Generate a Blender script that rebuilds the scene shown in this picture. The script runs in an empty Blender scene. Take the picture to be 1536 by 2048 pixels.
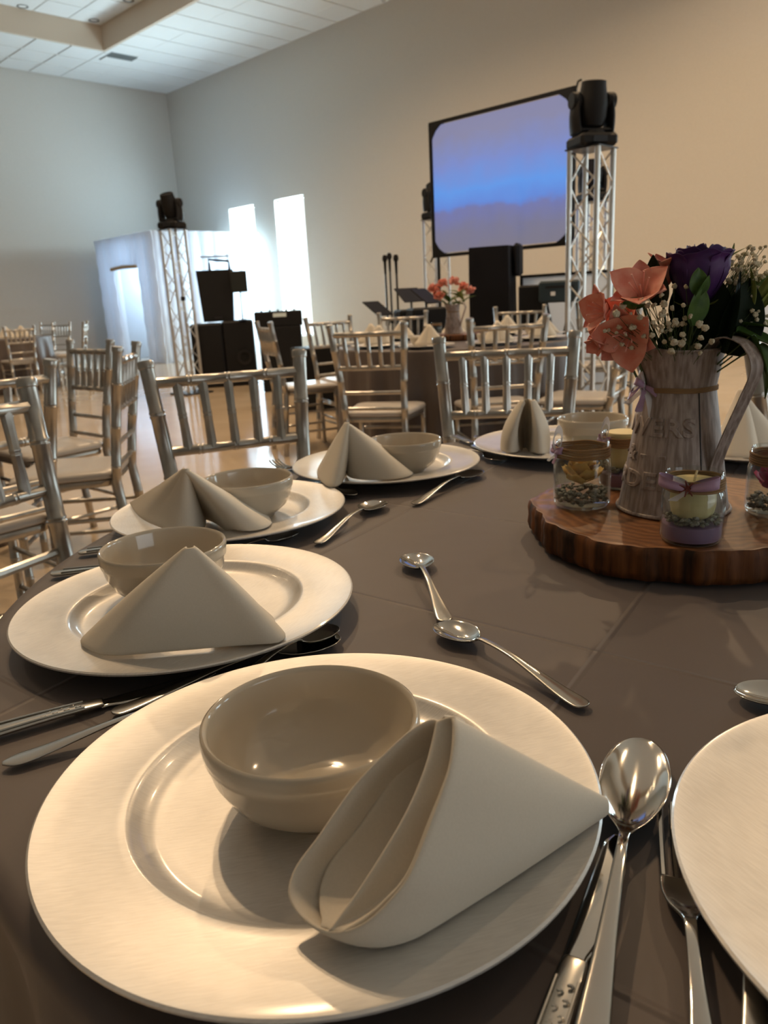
import bpy, math, random
from mathutils import Vector, Matrix, noise
rnd = random.Random(7)
PI = math.pi
S = bpy.context.scene
COL = S.collection

# ------------------------------------------------------------------ camera, world, lights, exposure
PITCH, ROLL, FPX, CZ = math.radians(15.65), math.radians(-3.04), 1531.0, 1.061
_c, _s = math.cos(PITCH), math.sin(PITCH)
_R = Matrix(((1, 0, 0), (0, 0, -1), (0, 1, 0)))
_Rp = Matrix(((1, 0, 0), (0, _c, -_s), (0, _s, _c)))
_c, _s = math.cos(ROLL), math.sin(ROLL)
_Rr = Matrix(((_c, -_s, 0), (_s, _c, 0), (0, 0, 1)))
RC = _Rr @ _Rp @ _R                      # world -> camera (x right, y down, z forward)
cd = bpy.data.cameras.new('camera')
cam = bpy.data.objects.new('camera', cd)
COL.objects.link(cam)
M3 = Matrix((RC[0], -RC[1], -RC[2])).transposed()
cam.matrix_world = Matrix.Translation((0, 0, CZ)) @ M3.to_4x4()
cd.sensor_fit = 'VERTICAL'
cd.sensor_height = 36
cd.lens = FPX / 2048 * 36
cd.clip_start = 0.02
cd.dof.use_dof = True
cd.dof.focus_distance = 0.6
cd.dof.aperture_fstop = 13
S.camera = cam

U = Vector((-.70711, .70711, 0))         # along the wall with the windows, away from the camera
N = Vector((.70711, .70711, 0))          # towards the wall with the windows
def UN(u, n, z=0): return U * u + N * n + Vector((0, 0, z))

w = bpy.data.worlds.new('world')
S.world = w
w.use_nodes = True
w.node_tree.nodes['Background'].inputs[0].default_value = (.93, .98, 1, 1)
w.node_tree.nodes['Background'].inputs[1].default_value = 3.4

def area(name, loc, direction, sx, sy, power, col, spread=PI):
    l = bpy.data.lights.new(name, 'AREA')
    l.shape = 'RECTANGLE'; l.size = sx; l.size_y = sy; l.energy = power; l.color = col; l.spread = spread
    o = bpy.data.objects.new(name, l); COL.objects.link(o)
    o.location = loc
    o.rotation_euler = Vector(direction).to_track_quat('-Z', 'Y').to_euler()
    return o
CEIL, TRAY = 5.95, 6.38
WN, WU = 11.0, 17.54                      # planes of the window wall and the far wall
# daylight in the window openings: (u centre, width)
WINS = [(13.33, .96), (15.01, .94), (1.0, 1.6), (-2.2, 1.6), (-5.4, 1.6)]
WZ0, WZ1 = .35, 3.17
for k, (uc, ww) in enumerate(WINS):
    area('daylight', UN(uc, WN + .17, (WZ0 + WZ1) / 2), -N, ww, WZ1 - WZ0, 680 if k < 2 else 130, (.66, .86, 1))
# daylight of the wide glazing behind the camera
area('daylight', UN(-8.95, 1.5, 1.7), U, 6, 2.8, 22, (.66, .84, 1))
# warm recessed lamps in the raised part of the ceiling
LAMPS = [(4.20, 2.05, 262), (4.40, 2.62, 195), (7.5, 0.0, 70), (8.2, 6.2, 420), (3.4, 7.6, 300), (0.0, 7.2, 230), (11.5, 0.0, 130)]
for u_, n_, p_ in LAMPS:
    l = bpy.data.lights.new('lamp_light', 'SPOT')
    l.energy = p_ * 2.2; l.color = (1, .69, .40); l.shadow_soft_size = .07; l.spot_size = math.radians(150); l.spot_blend = .6
    o = bpy.data.objects.new('lamp_light', l); COL.objects.link(o); o.location = UN(u_, n_, TRAY - .06)
S.view_settings.view_transform = 'Standard'
S.view_settings.look = 'None'
S.view_settings.gamma = 1
S.view_settings.use_curve_mapping = False
S.view_settings.exposure = -.72

# beam of the projector that throws the picture (its spill colours the wall beside the screen)
l = bpy.data.lights.new('projector_light', 'SPOT'); l.energy = 90; l.color = (.35, .50, 1); l.shadow_soft_size = .05; l.spot_size = math.radians(30); l.spot_blend = .9
o = bpy.data.objects.new('projector_light', l); COL.objects.link(o); o.location = UN(5.6, 2.2, 1.7)
o.rotation_euler = (UN(4.3, 6.6, 2.65) - o.location).to_track_quat('-Z', 'Y').to_euler()

# ------------------------------------------------------------------ helpers
def ray(x, y):
    return RC.transposed() @ Vector(((x - 768) / FPX, (y - 1024) / FPX, 1))
def onz(x, y, z):
    d = ray(x, y); t = (z - CZ) / d.z
    return Vector((d.x * t, d.y * t, z))
def onplane(x, y, nn, d0):
    r = ray(x, y); t = (d0 - nn.z * CZ) / nn.dot(r)
    return r * t + Vector((0, 0, CZ))
def at(x, y, dist):
    r = ray(x, y); h = math.hypot(r.x, r.y)
    return r * (dist / h) + Vector((0, 0, CZ))

def mat(name, col=(.5, .5, .5), rough=.5, metal=0, **k):
    m = bpy.data.materials.new(name); m.use_nodes = True
    b = m.node_tree.nodes['Principled BSDF']
    b.inputs['Base Color'].default_value = (*col, 1)
    b.inputs['Roughness'].default_value = rough
    b.inputs['Metallic'].default_value = metal
    for a, v in k.items():
        b.inputs[a.replace('_', ' ')].default_value = v
    return m
def nodes(m): return m.node_tree.nodes, m.node_tree.links, m.node_tree.nodes['Principled BSDF']
def tex_coord(m, scale=(1, 1, 1), kind='Object', rot=(0, 0, 0)):
    n, l, b = nodes(m)
    tc = n.new('ShaderNodeTexCoord'); mp = n.new('ShaderNodeMapping')
    mp.inputs['Scale'].default_value = scale; mp.inputs['Rotation'].default_value = rot
    l.new(tc.outputs[kind], mp.inputs[0]); return mp
def noise_mix(m, c1, c2, scale=5, stretch=(1, 1, 1), detail=4, bump=0, kind='Object', rough=None, lo=.35, hi=.65, dist=.001):
    n, l, b = nodes(m)
    mp = tex_coord(m, stretch, kind)
    t = n.new('ShaderNodeTexNoise'); t.inputs['Scale'].default_value = scale; t.inputs['Detail'].default_value = detail
    l.new(mp.outputs[0], t.inputs['Vector'])
    r = n.new('ShaderNodeValToRGB')
    r.color_ramp.elements[0].position = lo; r.color_ramp.elements[1].position = hi
    r.color_ramp.elements[0].color = (*c1, 1); r.color_ramp.elements[1].color = (*c2, 1)
    l.new(t.outputs[0], r.inputs[0]); l.new(r.outputs[0], b.inputs['Base Color'])
    if rough:
        mr = n.new('ShaderNodeMapRange'); mr.inputs[3].default_value = rough[0]; mr.inputs[4].default_value = rough[1]
        l.new(t.outputs[0], mr.inputs[0]); l.new(mr.outputs[0], b.inputs['Roughness'])
    if bump:
        bp = n.new('ShaderNodeBump'); bp.inputs['Strength'].default_value = bump; bp.inputs['Distance'].default_value = dist
        l.new(t.outputs[0], bp.inputs['Height']); l.new(bp.outputs[0], b.inputs['Normal'])
    return t

class MB:
    def __init__(s): s.v = []; s.f = []
    def add(s, vs, fs):
        o = len(s.v); s.v += [tuple(p) for p in vs]; s.f += [tuple(i + o for i in f) for f in fs]
        return s
    def box(s, c, d, rz=0, bev=0):
        x, y, z = d[0] / 2, d[1] / 2, d[2] / 2
        ca, sa = math.cos(rz), math.sin(rz)
        if bev <= 0:
            vs = [(i * x, j * y, k * z) for k in (-1, 1) for i, j in ((-1, -1), (1, -1), (1, 1), (-1, 1))]
            fs = [(3, 2, 1, 0), (4, 5, 6, 7), (0, 1, 5, 4), (1, 2, 6, 5), (2, 3, 7, 6), (3, 0, 4, 7)]
        else:
            b = min(bev, x, y, z) * .999
            vs = []; 
            def ring(xx, yy, zz):
                r = [(-xx, -y + b if yy else -y), ]
                return None
            def octo(dx, dy, zz):
                X, Y = x - dx, y - dy
                q = max(0, b - max(dx, dy))
                return [(-X + q, -Y, zz), (X - q, -Y, zz), (X, -Y + q, zz), (X, Y - q, zz), (X - q, Y, zz), (-X + q, Y, zz), (-X, Y - q, zz), (-X, -Y + q, zz)]
            vs = octo(b, b, -z) + octo(0, 0, -z + b) + octo(0, 0, z - b) + octo(b, b, z)
            fs = [tuple(range(7, -1, -1)), tuple(range(24, 32))]
            for r in range(3):
                for i in range(8):
                    j = (i + 1) % 8; fs.append((r * 8 + i, r * 8 + j, r * 8 + 8 + j, r * 8 + 8 + i))
        vs = [(c[0] + p[0] * ca - p[1] * sa, c[1] + p[0] * sa + p[1] * ca, c[2] + p[2]) for p in vs]
        return s.add(vs, fs)
    def lathe(s, prof, seg=48, c=(0, 0, 0), jit=None, close=False):
        vs = []; fs = []
        n = len(prof)
        for i in range(seg):
            a = 2 * PI * i / seg
            for r, z in prof:
                rr = r if jit is None else r * jit(a, z)
                vs.append((c[0] + rr * math.cos(a), c[1] + rr * math.sin(a), c[2] + z))
        for i in range(seg):
            j = (i + 1) % seg
            for k in range(n - 1 if not close else n):
                q = (k + 1) % n
                fs.append((i * n + k, j * n + k, j * n + q, i * n + q))
        return s.add(vs, fs)
    def tube(s, pts, rad, seg=8, cap=True, flat=1.0, up=None):
        pts = [Vector(p) for p in pts]
        if not hasattr(rad, '__len__'): rad = [rad] * len(pts)
        vs = []; fs = []
        nrm = None
        for i, p in enumerate(pts):
            t = (pts[min(i + 1, len(pts) - 1)] - pts[max(i - 1, 0)])
            if t.length < 1e-9: t = Vector((0, 0, 1))
            t.normalize()
            if nrm is None:
                nrm = Vector(up) if up else (Vector((1, 0, 0)) if abs(t.x) < .9 else Vector((0, 1, 0)))
            nrm = (nrm - t * nrm.dot(t)).normalized()
            bn = t.cross(nrm)
            for k in range(seg):
                a = 2 * PI * k / seg
                vs.append(p + nrm * math.cos(a) * rad[i] + bn * math.sin(a) * rad[i] * flat)
        for i in range(len(pts) - 1):
            for k in range(seg):
                j = (k + 1) % seg
                fs.append((i * seg + k, i * seg + j, (i + 1) * seg + j, (i + 1) * seg + k))
        if cap:
            fs.append(tuple(range(seg - 1, -1, -1))); o = (len(pts) - 1) * seg; fs.append(tuple(range(o, o + seg)))
        return s.add(vs, fs)
    def grid(s, fn, nu, nv, closeu=False):
        vs = [fn(i / nu, j / nv) for i in range(nu + 1) for j in range(nv + 1)]
        fs = [(i * (nv + 1) + j, (i + 1) * (nv + 1) + j, (i + 1) * (nv + 1) + j + 1, i * (nv + 1) + j + 1) for i in range(nu) for j in range(nv)]
        return s.add(vs, fs)
    def ico(s, c, r, sq=(1, 1, 1), rough=0):
        t = (1 + 5 ** .5) / 2
        V = [(-1, t, 0), (1, t, 0), (-1, -t, 0), (1, -t, 0), (0, -1, t), (0, 1, t), (0, -1, -t), (0, 1, -t), (t, 0, -1), (t, 0, 1), (-t, 0, -1), (-t, 0, 1)]
        F = [(0, 11, 5), (0, 5, 1), (0, 1, 7), (0, 7, 10), (0, 10, 11), (1, 5, 9), (5, 11, 4), (11, 10, 2), (10, 7, 6), (7, 1, 8), (3, 9, 4), (3, 4, 2), (3, 2, 6), (3, 6, 8), (3, 8, 9), (4, 9, 5), (2, 4, 11), (6, 2, 10), (8, 6, 7), (9, 8, 1)]
        k = r / 1.902
        return s.add([(c[0] + a * k * sq[0] * (1 + rnd.uniform(-rough, rough)), c[1] + b * k * sq[1] * (1 + rnd.uniform(-rough, rough)), c[2] + d * k * sq[2] * (1 + rnd.uniform(-rough, rough))) for a, b, d in V], F)
    def mesh(s, name, m, smooth=40):
        me = bpy.data.meshes.new(name); me.from_pydata(s.v, [], s.f); me.update()
        if m: me.materials.append(m)
        if smooth:
            me.polygons.foreach_set('use_smooth', [True] * len(me.polygons))
            me.set_sharp_from_angle(angle=math.radians(smooth))
        return me
    def obj(s, name, m, parent=None, smooth=40, loc=None, solid=0, sub=0, offs=0):
        return mobj(name, s.mesh(name, m, smooth), parent, loc, solid, sub, offs)
def mobj(name, me, parent=None, loc=None, solid=0, sub=0, offs=0):
    o = bpy.data.objects.new(name, me); COL.objects.link(o)
    if parent: o.parent = parent
    if loc is not None: o.location = loc
    if solid:
        md = o.modifiers.new('solid', 'SOLIDIFY'); md.thickness = solid; md.offset = offs
    if sub:
        md = o.modifiers.new('sub', 'SUBSURF'); md.levels = sub; md.render_levels = sub
    return o
def tag(o, label=None, cat=None, group=None, kind=None):
    if label: o['label'] = label
    if cat: o['category'] = cat
    if group: o['group'] = group
    if kind: o['kind'] = kind
    return o
def thing(name, label, cat, loc=(0, 0, 0), rz=0, group=None):
    o = bpy.data.objects.new(name, None); COL.objects.link(o); o.location = loc; o.rotation_euler = (0, 0, rz)
    o.empty_display_size = .05
    return tag(o, label, cat, group)
def dup(root, loc=None, rz=None, label=None, group=None):
    def cp(o, par):
        c = o.copy(); COL.objects.link(c)
        if par: c.parent = par
        for ch in o.children: cp(ch, c)
        return c
    r = cp(root, None)
    if loc is not None: r.location = loc
    if rz is not None: r.rotation_euler = (0, 0, rz)
    if label: r['label'] = label
    if group: r['group'] = group
    return r
def catmull(P, n=8, closed=False):
    P = [Vector(p) for p in P]; out = []
    L = len(P)
    for i in range(L if closed else L - 1):
        if closed: p0, p1, p2, p3 = P[i - 1], P[i], P[(i + 1) % L], P[(i + 2) % L]
        else: p0, p1, p2, p3 = P[max(i - 1, 0)], P[i], P[i + 1], P[min(i + 2, L - 1)]
        for k in range(n):
            t = k / n
            out.append(.5 * ((2 * p1) + (p2 - p0) * t + (2 * p0 - 5 * p1 + 4 * p2 - p3) * t * t + (3 * p1 - p0 - 3 * p2 + p3) * t ** 3))
    if not closed: out.append(P[-1])
    return out
def resample(P, n):
    d = [0]
    for a, b in zip(P, P[1:]): d.append(d[-1] + (b - a).length)
    out = []; j = 0
    for i in range(n + 1):
        t = d[-1] * i / n
        while j < len(P) - 2 and d[j + 1] < t: j += 1
        s = (t - d[j]) / max(1e-9, d[j + 1] - d[j]); out.append(P[j].lerp(P[j + 1], min(1, max(0, s))))
    return out

# ------------------------------------------------------------------ materials
M = {}
M['wall'] = mat('wall_paint', (.60, .575, .52), .85)
noise_mix(M['wall'], (.585, .56, .505), (.61, .585, .53), 60, bump=.15, dist=.002)
M['soffit'] = mat('soffit_paint', (.62, .52, .41), .85)
M['tile'] = mat('ceiling_tile', (.74, .75, .73), .9)
noise_mix(M['tile'], (.70, .71, .69), (.77, .78, .76), 90, bump=.3, dist=.002)
M['tgrid'] = mat('ceiling_grid', (.60, .60, .58), .6)
M['floor'] = mat('floor_tile', (.42, .33, .23), .12)
noise_mix(M['floor'], (.54, .42, .29), (.62, .49, .35), 1.6, detail=6, rough=(.07, .16))
nodes(M['floor'])[2].inputs['Specular IOR Level'].default_value = .9
M['silver'] = mat('silver_paint', (.50, .47, .43), .3, .85)
noise_mix(M['silver'], (.38, .355, .32), (.45, .425, .385), 30, rough=(.24, .36))
M['cushion'] = mat('silver_vinyl', (.47, .43, .39), .36)
M['cloth'] = mat('taupe_cloth', (.092, .070, .062), .55, Sheen_Weight=.1)
M['napkin'] = mat('napkin_fabric', (.66, .60, .50), .85)
noise_mix(M['napkin'], (.68, .61, .50), (.71, .635, .525), 900)
M['ceramic'] = mat('white_ceramic', (.56, .49, .385), .12, Coat_Weight=.4)
M['charger'] = mat('silver_leaf', (.80, .76, .70), .33, .42, Coat_Weight=.55, Coat_Roughness=.12)
M['steel'] = mat('steel', (.56, .535, .49), .09, 1)
M['steel_worn'] = mat('engraved_steel', (.50, .475, .43), .20, 1)
M['black'] = mat('black_plastic', (.006, .006, .007), .6, Specular_IOR_Level=.25)
M['blackcloth'] = mat('black_cloth', (.008, .008, .011), .85, Specular_IOR_Level=.2)
M['blackmetal'] = mat('black_metal', (.02, .02, .022), .3, .4)
M['alu'] = mat('aluminium', (.66, .64, .60), .28, .85)
M['nylon'] = mat('white_nylon', (.82, .84, .86), .5)
_n, _l, _b = M['nylon'].node_tree.nodes, M['nylon'].node_tree.links, M['nylon'].node_tree.nodes['Principled BSDF']
_t = _n.new('ShaderNodeBsdfTranslucent'); _t.inputs[0].default_value = (.86, .90, .95, 1); _m = _n.new('ShaderNodeMixShader'); _m.inputs[0].default_value = .55
_l.new(_b.outputs[0], _m.inputs[1]); _l.new(_t.outputs[0], _m.inputs[2]); _l.new(_m.outputs[0], _n['Material Output'].inputs[0])
M['tan'] = mat('tan_band', (.40, .30, .18), .8)
M['glasspane'] = mat('window_glass', (1, 1, 1), .0)
def glassy(m, tint=(.96, .98, .97), ior=1.45, refl=1.0):
    n, l, b = nodes(m)
    out = n['Material Output']
    tr = n.new('ShaderNodeBsdfTransparent'); tr.inputs[0].default_value = (*tint, 1)
    gl = n.new('ShaderNodeBsdfGlossy'); gl.inputs['Roughness'].default_value = .02
    lw = n.new('ShaderNodeLayerWeight'); pw = n.new('ShaderNodeMath'); pw.operation = 'POWER'; pw.inputs[1].default_value = 4
    l.new(lw.outputs['Facing'], pw.inputs[0])
    f0 = ((ior - 1) / (ior + 1)) ** 2
    fr = n.new('ShaderNodeMath'); fr.operation = 'MULTIPLY_ADD'; fr.inputs[1].default_value = 1 - f0; fr.inputs[2].default_value = f0; l.new(pw.outputs[0], fr.inputs[0])
    mx = n.new('ShaderNodeMixShader')
    l.new(fr.outputs[0], mx.inputs[0]); l.new(tr.outputs[0], mx.inputs[1]); l.new(gl.outputs[0], mx.inputs[2]); l.new(mx.outputs[0], out.inputs[0])
glassy(M['glasspane'])
M['glass'] = mat('jar_glass', (1, 1, 1), .0); glassy(M['glass'], (.93, .95, .94), 1.5)
M['organza'] = mat('white_organza', (.85, .85, .88), .3, Alpha=.55)
M['lilac'] = mat('lilac_ribbon', (.43, .27, .40), .4)
M['twine'] = mat('jute_twine', (.30, .18, .085), .9)
M['wax'] = mat('ivory_wax', (.80, .68, .36), .45, Subsurface_Weight=.3, Subsurface_Radius=(.01, .008, .004))
M['lilacwax'] = mat('lilac_wax', (.30, .19, .33), .5)
M['pebble'] = mat('grey_pebble', (.25, .24, .20), .6); noise_mix(M['pebble'], (.14, .14, .12), (.36, .35, .30), 160)
M['magenta'] = mat('magenta_petal', (.45, .02, .12), .6)
M['dried'] = mat('dried_yellow_petal', (.70, .45, .12), .7)
M['spice'] = mat('star_anise', (.16, .03, .02), .6)
M['coral'] = mat('coral_petal', (.80, .20, .13), .5, Subsurface_Weight=.15, Subsurface_Radius=(.01, .004, .003))
noise_mix(M['coral'], (.80, .24, .16), (.90, .42, .30), 60)
M['coralp'] = mat('pink_petal', (.80, .38, .30), .5); noise_mix(M['coralp'], (.80, .30, .24), (.84, .50, .40), 50)
M['purple'] = mat('purple_petal', (.075, .02, .13), .55); noise_mix(M['purple'], (.035, .008, .075), (.09, .022, .15), 40)
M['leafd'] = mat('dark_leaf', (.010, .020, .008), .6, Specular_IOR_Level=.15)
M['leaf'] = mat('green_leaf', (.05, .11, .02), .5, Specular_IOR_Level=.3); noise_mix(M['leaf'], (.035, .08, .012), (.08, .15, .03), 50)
M['leafy'] = mat('yellow_green_leaf', (.22, .26, .06), .5)
M['stem'] = mat('green_stem', (.07, .11, .03), .6)
M['babys'] = mat('cream_floret', (.62, .54, .38), .8)
M['vent'] = mat('vent_grille', (.17, .19, .19), .6)
M['lampoff'] = mat('downlight_trim', (.10, .10, .09), .4, .3)
M['lampon'] = mat('lamp_lens', (1, .8, .5), .4); nodes(M['lampon'])[2].inputs['Emission Color'].default_value = (1, .78, .5, 1); nodes(M['lampon'])[2].inputs['Emission Strength'].default_value = 60
M['wick'] = mat('candle_wick', (.75, .62, .35), .7)
M['whiteprint'] = mat('white_print', (.8, .8, .8), .5)
M['crystal'] = mat('crystal', (1, 1, 1), 0); glassy(M['crystal'], (.9, .9, .9), 1.9)

# charger: brushed silver leaf with scratches
n, l, b = nodes(M['charger'])
mp = tex_coord(M['charger'], (14, 160, 1), rot=(0, 0, 1.1)); t = n.new('ShaderNodeTexNoise'); t.inputs['Scale'].default_value = 6; t.inputs['Detail'].default_value = 5
l.new(mp.outputs[0], t.inputs[0])
mp2 = tex_coord(M['charger']); t2 = n.new('ShaderNodeTexNoise'); t2.inputs['Scale'].default_value = 22; t2.inputs['Detail'].default_value = 7; l.new(mp2.outputs[0], t2.inputs[0])
mx = n.new('ShaderNodeMix'); mx.data_type = 'FLOAT'; mx.inputs[0].default_value = .5; l.new(t.outputs[0], mx.inputs[2]); l.new(t2.outputs[0], mx.inputs[3])
r = n.new('ShaderNodeValToRGB'); r.color_ramp.elements[0].position = .35; r.color_ramp.elements[1].position = .62
r.color_ramp.elements[0].color = (.60, .575, .54, 1); r.color_ramp.elements[1].color = (.74, .715, .675, 1)
l.new(mx.outputs[0], r.inputs[0]); l.new(r.outputs[0], b.inputs['Base Color'])
bp = n.new('ShaderNodeBump'); bp.inputs['Strength'].default_value = .25; bp.inputs['Distance'].default_value = .0004; l.new(mx.outputs[0], bp.inputs['Height']); l.new(bp.outputs[0], b.inputs['Normal'])
mr = n.new('ShaderNodeMapRange'); mr.inputs[3].default_value = .33; mr.inputs[4].default_value = .50; l.new(t.outputs[0], mr.inputs[0]); l.new(mr.outputs[0], b.inputs['Roughness'])

# wood
M['wood'] = mat('varnished_slab', (.2, .08, .03), .38, Coat_Weight=.3)
n, l, b = nodes(M['wood'])
mp = tex_coord(M['wood'], (1, 1, .2)); wv = n.new('ShaderNodeTexWave'); wv.wave_type = 'RINGS'; wv.rings_direction = 'Z'
wv.inputs['Scale'].default_value = 24; wv.inputs['Distortion'].default_value = 9; wv.inputs['Detail'].default_value = 6; l.new(mp.outputs[0], wv.inputs[0])
r = n.new('ShaderNodeValToRGB'); r.color_ramp.elements[0].color = (.17, .066, .022, 1); r.color_ramp.elements[1].color = (.28, .118, .040, 1)
l.new(wv.outputs[0], r.inputs[0]); l.new(r.outputs[0], b.inputs['Base Color'])
M['bark'] = mat('slab_bark', (.09, .035, .012), .6, Specular_IOR_Level=.3)
noise_mix(M['bark'], (.020, .007, .002), (.20, .068, .016), 60, stretch=(1, 1, .08), detail=7, bump=.8, dist=.002, lo=.38, hi=.68)
# pitcher: white washed zinc
M['zinc'] = mat('whitewashed_zinc', (.3, .25, .22), .55)
noise_mix(M['zinc'], (.25, .19, .16), (.43, .355, .315), 100, stretch=(2.2, 2.2, .11), detail=6, bump=.2, dist=.0008, lo=.38, hi=.6)
# tablecloth creases and weave
n, l, b = nodes(M['cloth'])
tc = n.new('ShaderNodeTexCoord')
def crease(ang, period, width=.004):
    mp = n.new('ShaderNodeMapping'); mp.inputs['Rotation'].default_value = (0, 0, ang); l.new(tc.outputs['Object'], mp.inputs[0])
    sp = n.new('ShaderNodeSeparateXYZ'); l.new(mp.outputs[0], sp.inputs[0])
    a = n.new('ShaderNodeMath'); a.operation = 'PINGPONG'; a.inputs[1].default_value = period; l.new(sp.outputs[0], a.inputs[0])
    c = n.new('ShaderNodeMapRange'); c.inputs[1].default_value = 0; c.inputs[2].default_value = width; c.inputs[3].default_value = 1; c.inputs[4].default_value = 0
    c.interpolation_type = 'SMOOTHSTEP'; l.new(a.outputs[0], c.inputs[0]); return c
c1 = crease(math.radians(-52), .155); c2 = crease(math.radians(33), .19)
ad = n.new('ShaderNodeMath'); ad.operation = 'ADD'; l.new(c1.outputs[0], ad.inputs[0]); l.new(c2.outputs[0], ad.inputs[1])
bp = n.new('ShaderNodeBump'); bp.inputs['Strength'].default_value = .35; bp.inputs['Distance'].default_value = .003; l.new(ad.outputs[0], bp.inputs['Height'])
nz = n.new('ShaderNodeTexNoise'); nz.inputs['Scale'].default_value = 7; l.new(tc.outputs['Object'], nz.inputs[0])
bp2 = n.new('ShaderNodeBump'); bp2.inputs['Strength'].default_value = .25; bp2.inputs['Distance'].default_value = .012; l.new(nz.outputs[0], bp2.inputs['Height']); l.new(bp.outputs[0], bp2.inputs['Normal']); l.new(bp2.outputs[0], b.inputs['Normal'])
# projection screen picture
M['screen'] = mat('projected_picture', (.10, .10, .11), .9, Specular_IOR_Level=.1)
n, l, b = nodes(M['screen'])
mp = tex_coord(M['screen'], kind='Generated'); sp = n.new('ShaderNodeSeparateXYZ'); l.new(mp.outputs[0], sp.inputs[0])
nz = n.new('ShaderNodeTexNoise'); nz.inputs['Scale'].default_value = 5; nz.inputs['Detail'].default_value = 5; l.new(mp.outputs[0], nz.inputs[0])
ma = n.new('ShaderNodeMath'); ma.operation = 'MULTIPLY_ADD'; ma.inputs[1].default_value = .24; l.new(nz.outputs[0], ma.inputs[0]); l.new(sp.outputs[2], ma.inputs[2])
r = n.new('ShaderNodeValToRGB'); e = r.color_ramp.elements
e[0].position = .06; e[0].color = (.22, .21, .27, 1); e[1].position = 1.0; e[1].color = (.24, .26, .46, 1)
for p_, c_ in ((.28, (.19, .20, .34)), (.42, (.16, .20, .50)), (.47, (.10, .28, .85)), (.60, (.09, .36, 1)), (.78, (.18, .29, .74))):
    q = e.new(p_); q.color = (*c_, 1)
l.new(ma.outputs[0], r.inputs[0]); l.new(r.outputs[0], b.inputs['Emission Color']); b.inputs['Emission Strength'].default_value = 1.25

# ------------------------------------------------------------------ the room
def sbox(name, c, du, dn, dz, m, parent=None, kind='structure'):
    """box with centre c given as (u, n, z), sides along u and n"""
    mb = MB(); p = UN(*c); mb.box((0, 0, 0), (du, dn, dz), rz=math.radians(135))
    o = mb.obj(name, m, parent, smooth=0, loc=p)
    if kind and not parent: o['kind'] = kind
    return o
U0, N0 = -9.0, -12.0
sbox('floor', ((U0 + WU) / 2, (N0 + WN) / 2, -.05), WU - U0 + .6, WN - N0 + .6, .1, M['floor'])
# window wall with openings
def holed_wall(name, segs, plane, axis, z0, z1, hi, m, t=.2):
    """segs: list of (a0,a1) openings along the wall between lo and hi"""
    lo_, hi_ = hi
    root = MB(); cur = lo_
    def put(a0, a1, b0, b1):
        if a1 - a0 < .01: return
        c = UN((a0 + a1) / 2, plane + t / 2) if axis == 'u' else UN(plane + (t / 2 if plane > 0 else -t / 2), (a0 + a1) / 2)
        d = (a1 - a0, t, b1 - b0) if axis == 'u' else (t, a1 - a0, b1 - b0)
        root.box((c.x, c.y, (b0 + b1) / 2), d, rz=math.radians(135))
    for a0, a1 in sorted(segs):
        put(cur, a0, 0, CEIL + .6); put(a0, a1, 0, z0); put(a0, a1, z1, CEIL + .6); cur = a1
    put(cur, hi_, 0, CEIL + .6)
    return tag(root.obj(name, m, smooth=0), kind='structure')
holed_wall('wall_right', [(uc - ww / 2, uc + ww / 2) for uc, ww in WINS], WN, 'u', WZ0, WZ1, (U0, WU), M['wall'])
sbox('wall_left', (WU + .1, (N0 + WN) / 2, CEIL / 2 + .3), .2, WN - N0 + .4, CEIL + .6, M['wall'])
holed_wall('wall_back', [(-1.5, 4.5)], U0, 'n', .3, 3.1, (N0, WN), M['wall'])
sbox('wall_near', ((U0 + WU) / 2, N0 - .1, CEIL / 2 + .3), WU - U0 + .4, .2, CEIL + .6, M['wall'])
for k, (uc, ww) in enumerate(WINS):
    fr = MB()
    for du, dz, sx, sz in ((-ww / 2 + .02, 0, .04, WZ1 - WZ0), (ww / 2 - .02, 0, .04, WZ1 - WZ0), (0, -(WZ1 - WZ0) / 2 + .02, ww - .08, .04), (0, (WZ1 - WZ0) / 2 - .02, ww - .08, .04)):
        p = UN(du, 0); fr.box((p.x, p.y, dz), (sx, .05, sz), rz=math.radians(135))
    wf = tag(fr.obj('window_%d' % (k + 1), M['alu'], smooth=0, loc=UN(uc, WN + .12, (WZ0 + WZ1) / 2)), kind='structure')
    g = MB(); g.box((0, 0, 0), (ww - .08, .006, WZ1 - WZ0 - .08), rz=math.radians(135)); g.obj('pane', M['glasspane'], wf, smooth=0)
sbox('baseboard_left', (WU - .006, (N0 + WN) / 2, .05), .012, WN - N0, .1, M['wall'])
# ceiling: lower ring of lay-in tiles round a raised tray
TU0, TU1, TN0, TN1 = -6.0, 15.40, -9.0, 8.39
ce = bpy.data.objects.new('ceiling', None); COL.objects.link(ce); ce['kind'] = 'structure'
def cbox(name, u0, u1, n0, n1, z0, z1, m):
    p = UN((u0 + u1) / 2, (n0 + n1) / 2, (z0 + z1) / 2); mb = MB(); mb.box((0, 0, 0), (u1 - u0, n1 - n0, z1 - z0), rz=math.radians(135))
    return mb.obj(name, m, ce, smooth=0, loc=p)
cbox('ceiling_deck', U0 - .1, TU1 + .06, TN1, WN + .1, CEIL + .012, CEIL + .06, M['tgrid'])
cbox('ceiling_deck', TU1, WU + .1, N0 - .1, WN + .1, CEIL + .0125, CEIL + .061, M['tgrid'])
cbox('ceiling_deck', U0 - .1, TU0, N0 - .1, TN1, CEIL + .012, CEIL + .06, M['tgrid'])
cbox('ceiling_deck', TU0, TU1, N0 - .1, TN0, CEIL + .012, CEIL + .06, M['tgrid'])
cbox('tray_deck', TU0, TU1, TN0, TN1, TRAY + .012, TRAY + .06, M['tgrid'])
cbox('fascia', TU0, TU1 + .05, TN1, TN1 + .05, CEIL - .001, TRAY + .012, M['soffit'])
cbox('fascia', TU1, TU1 + .05, TN0, TN1, CEIL - .001, TRAY + .012, M['soffit'])
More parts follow.
